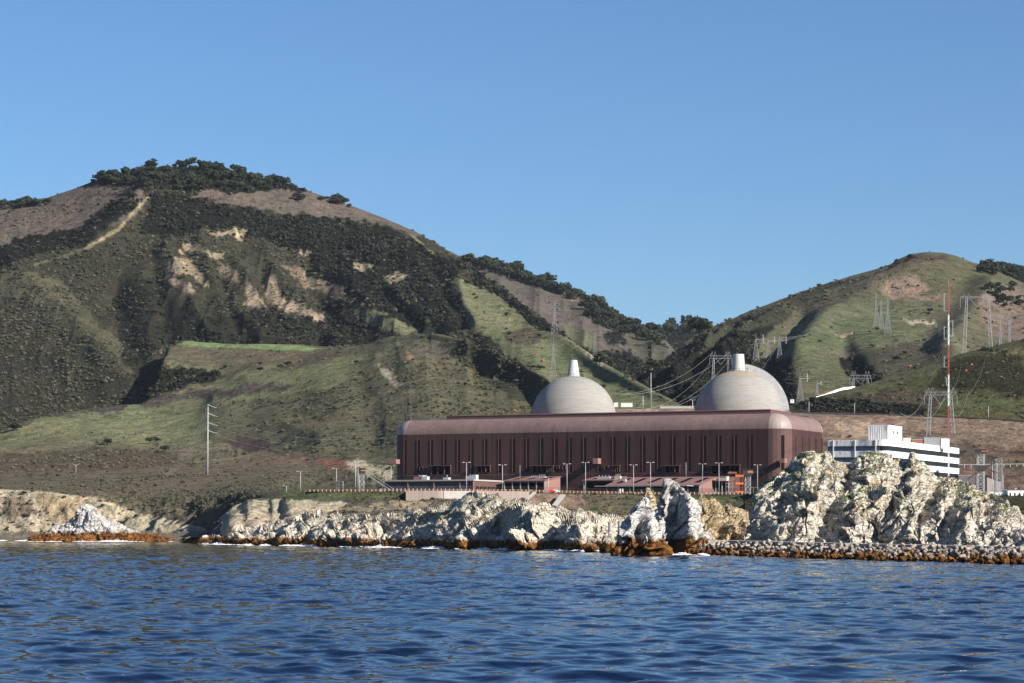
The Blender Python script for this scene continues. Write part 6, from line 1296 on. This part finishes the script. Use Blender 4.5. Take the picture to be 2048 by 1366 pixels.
PROTO = {"oak": [oak(s) for s in (1, 2, 3, 6, 7)], "pine": [pine(s) for s in (4, 5)]}
for v in PROTO.values():
    for a, b in v: COL.objects.unlink(a); COL.objects.unlink(b)
def plant(kind, loc, size, hgt, label, cat, group, name, rg):
    a, b = rg.choice(PROTO[kind]); o = empty(name, loc, rg.uniform(0, 6.28), label, cat, group); o.scale = (size, size, hgt)
    for src in (a, b): c = src.copy(); COL.objects.link(c); c.parent = o
    return o
rg = random.Random(12)
def hill_trees(poly_top, x0, x1, n, depth, size, label, group, name="oak_tree", kind="oak", hfac=(.8, 1.1), cat="oak tree"):
    c = 0
    for _ in range(n * 6):
        if c >= n: break
        px = rg.uniform(x0, x1); top = np.interp(px, [t[0] for t in poly_top], [t[1] for t in poly_top]); bot = np.interp(px, [t[0] for t in poly_top], [t[2] for t in poly_top]); py = rg.uniform(top + 1, bot)
        h = hit(px, py + 1.5)
        if h is None: continue
        s = size * rg.uniform(.45, 1.4) * (h.y / 3300) ** .5; plant(kind, h, s, s * rg.uniform(*hfac), label, cat, group, name, rg); c += 1
hill_trees([(190, 358, 366), (240, 342, 368), (290, 338, 378), (340, 330, 380), (430, 330, 382), (500, 345, 382), (535, 352, 381), (545, 361, 366)], 195, 545, 120, 0, 8.0, "dark oak in the thick wood crowning the left hill", "oaks in the wood on the left hilltop")
hill_trees([(525, 355, 368), (600, 376, 382)], 530, 596, 10, 0, 7.5, "oak in the short row right of the hilltop wood", "oaks right of the hilltop wood")
hill_trees([(610, 380, 392), (705, 411, 417)], 612, 703, 13, 0, 6.5, "oak on the bare shoulder of the left hill's skyline", "oaks on the bare shoulder")
hill_trees([(0, 409, 420), (98, 394, 410)], 2, 98, 16, 0, 8, "oak on the skyline at the far left", "oaks at the far left skyline")
hill_trees([(930, 521, 528), (1000, 534, 548), (1060, 554, 570), (1130, 578, 592), (1190, 604, 650), (1240, 630, 668), (1300, 660, 690), (1330, 685, 695)], 930, 1328, 92, 0, 11.5, "dark oak on the ridge behind, above the valley", "oaks along the middle ridge")
hill_trees([(1090, 662, 690), (1200, 705, 730), (1300, 735, 755)], 1180, 1310, 14, 0, 8, "oak in the dark thicket low in the valley", "oaks low in the valley")
hill_trees([(1275, 660, 672), (1420, 659, 670)], 1290, 1420, 20, 0, 13, "oak in the far wood closing the valley", "oaks of the far valley wood")
hill_trees([(1325, 658, 662), (1410, 659, 663)], 1328, 1408, 16, 0, 9, "spindly pine rising above the far valley wood", "pines above the far valley wood", "pine_tree", "pine", (1.5, 2.2), "pine tree")
hill_trees([(1965, 535, 548), (2048, 542, 566), (2070, 545, 566)], 1965, 2046, 22, 0, 11, "oak in the wood behind the right hill", "oaks behind the right hill")
hill_trees([(1780, 534, 541), (1800, 522, 528), (1835, 513, 516)], 1780, 1835, 6, 0, 5, "small oak on the right hilltop's left shoulder", "oaks on the right hilltop")
hill_trees([(1950, 560, 580), (2048, 570, 640)], 1965, 2046, 18, 0, 7, "oak scattered on the dry slope at the right", "oaks on the dry right slope")
for px, py, s, hf, lb in ((388, 331, 6.5, 1.7, "tall open crowned tree standing up from the hilltop wood"), (367, 333, 7, 1.2, "smaller flat topped tree left of the tall open crowned one"), (308, 334, 8, 1.4, "ragged tree at the left of the hilltop wood's skyline")):
    h = hit(px, py + 7); plant("pine", h, s * 1.6, s * hf * 1.3, lb, "tree", None, "hilltop_tree", rg)
# lone dark bushes one can count on the grass
lone = [(598, 399, 8, "round dark bush alone on the bare brown shoulder"), (262, 394, 7, "dark bush below the hilltop wood, left of the light track"), (538, 378, 5, "little bush just below the right end of the hilltop wood"),
        (1080, 736, 5.0, "left of two dark bushes beside the lower tall tower"), (1066, 734, 3.6, "right hand bush of the pair left of the lower tall tower"), (1208, 773, 3.5, "dark bush right of the left dome"), (1262, 769, 4.0, "upper of two dark bushes on the green slope between the domes"), (1260, 779, 3.6, "lower of two dark bushes on the green slope between the domes"),
        (1321, 795, 3.2, "dark bush near the bottom tip of the green spur"), (976, 677, 4, "bush at the top edge of the scrubby knoll"), (1019, 667, 3.5, "bush by the pale track on the green spur"), (1078, 671, 3.5, "bush below the pale track on the green spur"), (1013, 628, 3.2, "bush on the middle of the green spur"), (953, 595, 3.2, "bush on the upper left of the green spur"), (934, 566, 4.5, "bush at the top of the green spur"), (918, 587, 4, "bush on the left rim of the green spur"),
        (1745, 692, 4, "bush pair above the dark gully of the right hill"), (1792, 718, 5, "dark bush on the brown patch of the right hill"), (1810, 706, 4, "dark bush upper right on the brown patch"), (1860, 622, 4.5, "bush below the stony patch of the right hill"), (1857, 628, 3.5, "second bush below the stony patch"), (560, 733, 4, "bush on the terrace near the pale green bowl"), (520, 728, 3.5, "small bush on the green bowl"), (450, 733, 3.5, "small bush left on the green bowl"),
        (520, 740, 5, "dark bush on the terrace ridge line"), (575, 730, 6, "dark clump on the terrace ridge line"), (712, 725, 4, "bush near the scrub edge of the knoll"), (430, 749, 6, "bush at the right tip of the dark wedge"), (215, 886, 6, "bush at the foot of the green terrace, left"), (300, 884, 7, "long bush at the foot of the green terrace"), (330, 900, 7, "bush on the dry terrace left of the white pole"), (312, 882, 6, "bush right of the long one at the terrace foot"), (30, 858, 8, "bush at the far left where hill meets terrace")]
for px, py, s, lb in lone:
    h = hit(px, py + 3)
    if h is None: continue
    s = s * h.y / 3000 * 1.15; plant("oak", h, s, s * .85, lb, "bush", None, "lone_bush", rg)

# the scrub that covers the slopes: real lumps of foliage, too many to count
def bush_mesh(seed):
    rg2 = random.Random(seed); mb = MB()
    for i in range(4): t = rg2.uniform(0, 6.28); d = rg2.uniform(0, .5); leaf_blob(mb, (d * math.cos(t), d * math.sin(t), .3 + rg2.uniform(-.05, .2)), .55, .55, .4, 12, .27, rg2)
    return mb
allp = np.vstack([q for q, k, s in SC_PTS]); allk = np.concatenate([k for q, k, s in SC_PTS])
print("scrub", len(allp))
def scatter(name, pts, mat, label, seed, smin, smax):
    src = []
    for j in range(3):
        o = bush_mesh(seed * 10 + j).build("scrub_clump", mat); COL.objects.unlink(o); src.append(o)
    me = bpy.data.meshes.new(name); me.vertices.add(len(pts)); me.vertices.foreach_set("co", pts.astype(np.float32).ravel())
    big = np.random.default_rng(seed); sc = me.attributes.new("s", 'FLOAT', 'POINT'); s = (smin + (smax - smin) * big.random(len(pts)) ** 2.6) * np.clip(pts[:, 1] / 2600, .35, 1.25); sc.data.foreach_set("value", s.astype(np.float32))
    me.attributes.new("r", 'FLOAT', 'POINT').data.foreach_set("value", (big.random(len(pts)) * 6.283).astype(np.float32)); me.attributes.new("w", 'INT', 'POINT').data.foreach_set("value", big.integers(0, 3, len(pts)).astype(np.int32))
    o = bpy.data.objects.new(name, me); COL.objects.link(o); tag(o, label, kind="stuff"); me.materials.append(mat)
    ng = bpy.data.node_groups.new(name, 'GeometryNodeTree'); ng.interface.new_socket("Geometry", in_out='INPUT', socket_type='NodeSocketGeometry'); ng.interface.new_socket("Geometry", in_out='OUTPUT', socket_type='NodeSocketGeometry')
    N = ng.nodes; L = ng.links; gi = N.new("NodeGroupInput"); go = N.new("NodeGroupOutput"); iop = N.new("GeometryNodeInstanceOnPoints"); g2i = N.new("GeometryNodeGeometryToInstance")
    for q in reversed(src): oi = N.new("GeometryNodeObjectInfo"); oi.inputs[0].default_value = q; oi.inputs["As Instance"].default_value = True; L.new(oi.outputs["Geometry"], g2i.inputs[0])
    def attr(nm, t): a = N.new("GeometryNodeInputNamedAttribute"); a.data_type = t; a.inputs[0].default_value = nm; return a.outputs[0]
    L.new(gi.outputs[0], iop.inputs["Points"]); L.new(g2i.outputs[0], iop.inputs["Instance"]); iop.inputs["Pick Instance"].default_value = True; L.new(attr("w", 'INT'), iop.inputs["Instance Index"])
    cx = N.new("ShaderNodeCombineXYZ"); L.new(attr("r", 'FLOAT'), cx.inputs[2]); L.new(cx.outputs[0], iop.inputs["Rotation"]); L.new(attr("s", 'FLOAT'), iop.inputs["Scale"]); L.new(iop.outputs[0], go.inputs[0])
    md = o.modifiers.new("scatter", 'NODES'); md.node_group = ng
cls = np.where(allk < .3, 0, np.where(allk < .43, 1, 2))
rr_ = RNG.random(len(allp)); cls = np.where((cls == 0) & (rr_ < .2), 1, np.where((cls == 1) & (rr_ < .15), 2, np.where((cls == 2) & (rr_ < .35), 1, cls)))
for i, (nm, lb, lo, hi) in enumerate((("dark_scrub", "dark chaparral covering the hill flanks and gullies", 1.3, 4.8), ("green_scrub", "mixed green chaparral on the hills and knoll", 1.0, 3.4), ("sage_scrub", "pale grey green coastal sage on terraces and slopes", 0.8, 2.7))):
    q = allp[cls == i]; scatter(nm, q, M_SC[i], lb, 50 + i, lo, hi)

# ------------------------------------------------------------------ haze
if HAZE:
    mb = MB(); mb.box(-2600, 2600, -60, 7200, -3.5, 640); m = bpy.data.materials.new("sea_haze"); m.use_nodes = True; nt = m.node_tree; nt.nodes.remove(nt.nodes["Principled BSDF"])
    pv = nt.nodes.new("ShaderNodeVolumePrincipled"); pv.inputs["Color"].default_value = (.78, .87, 1, 1); pv.inputs["Density"].default_value = HAZE; pv.inputs["Anisotropy"].default_value = 0.2; nt.links.new(pv.outputs[0], nt.nodes["Material Output"].inputs["Volume"])
    tag(mb.build("haze", m), kind="stuff")
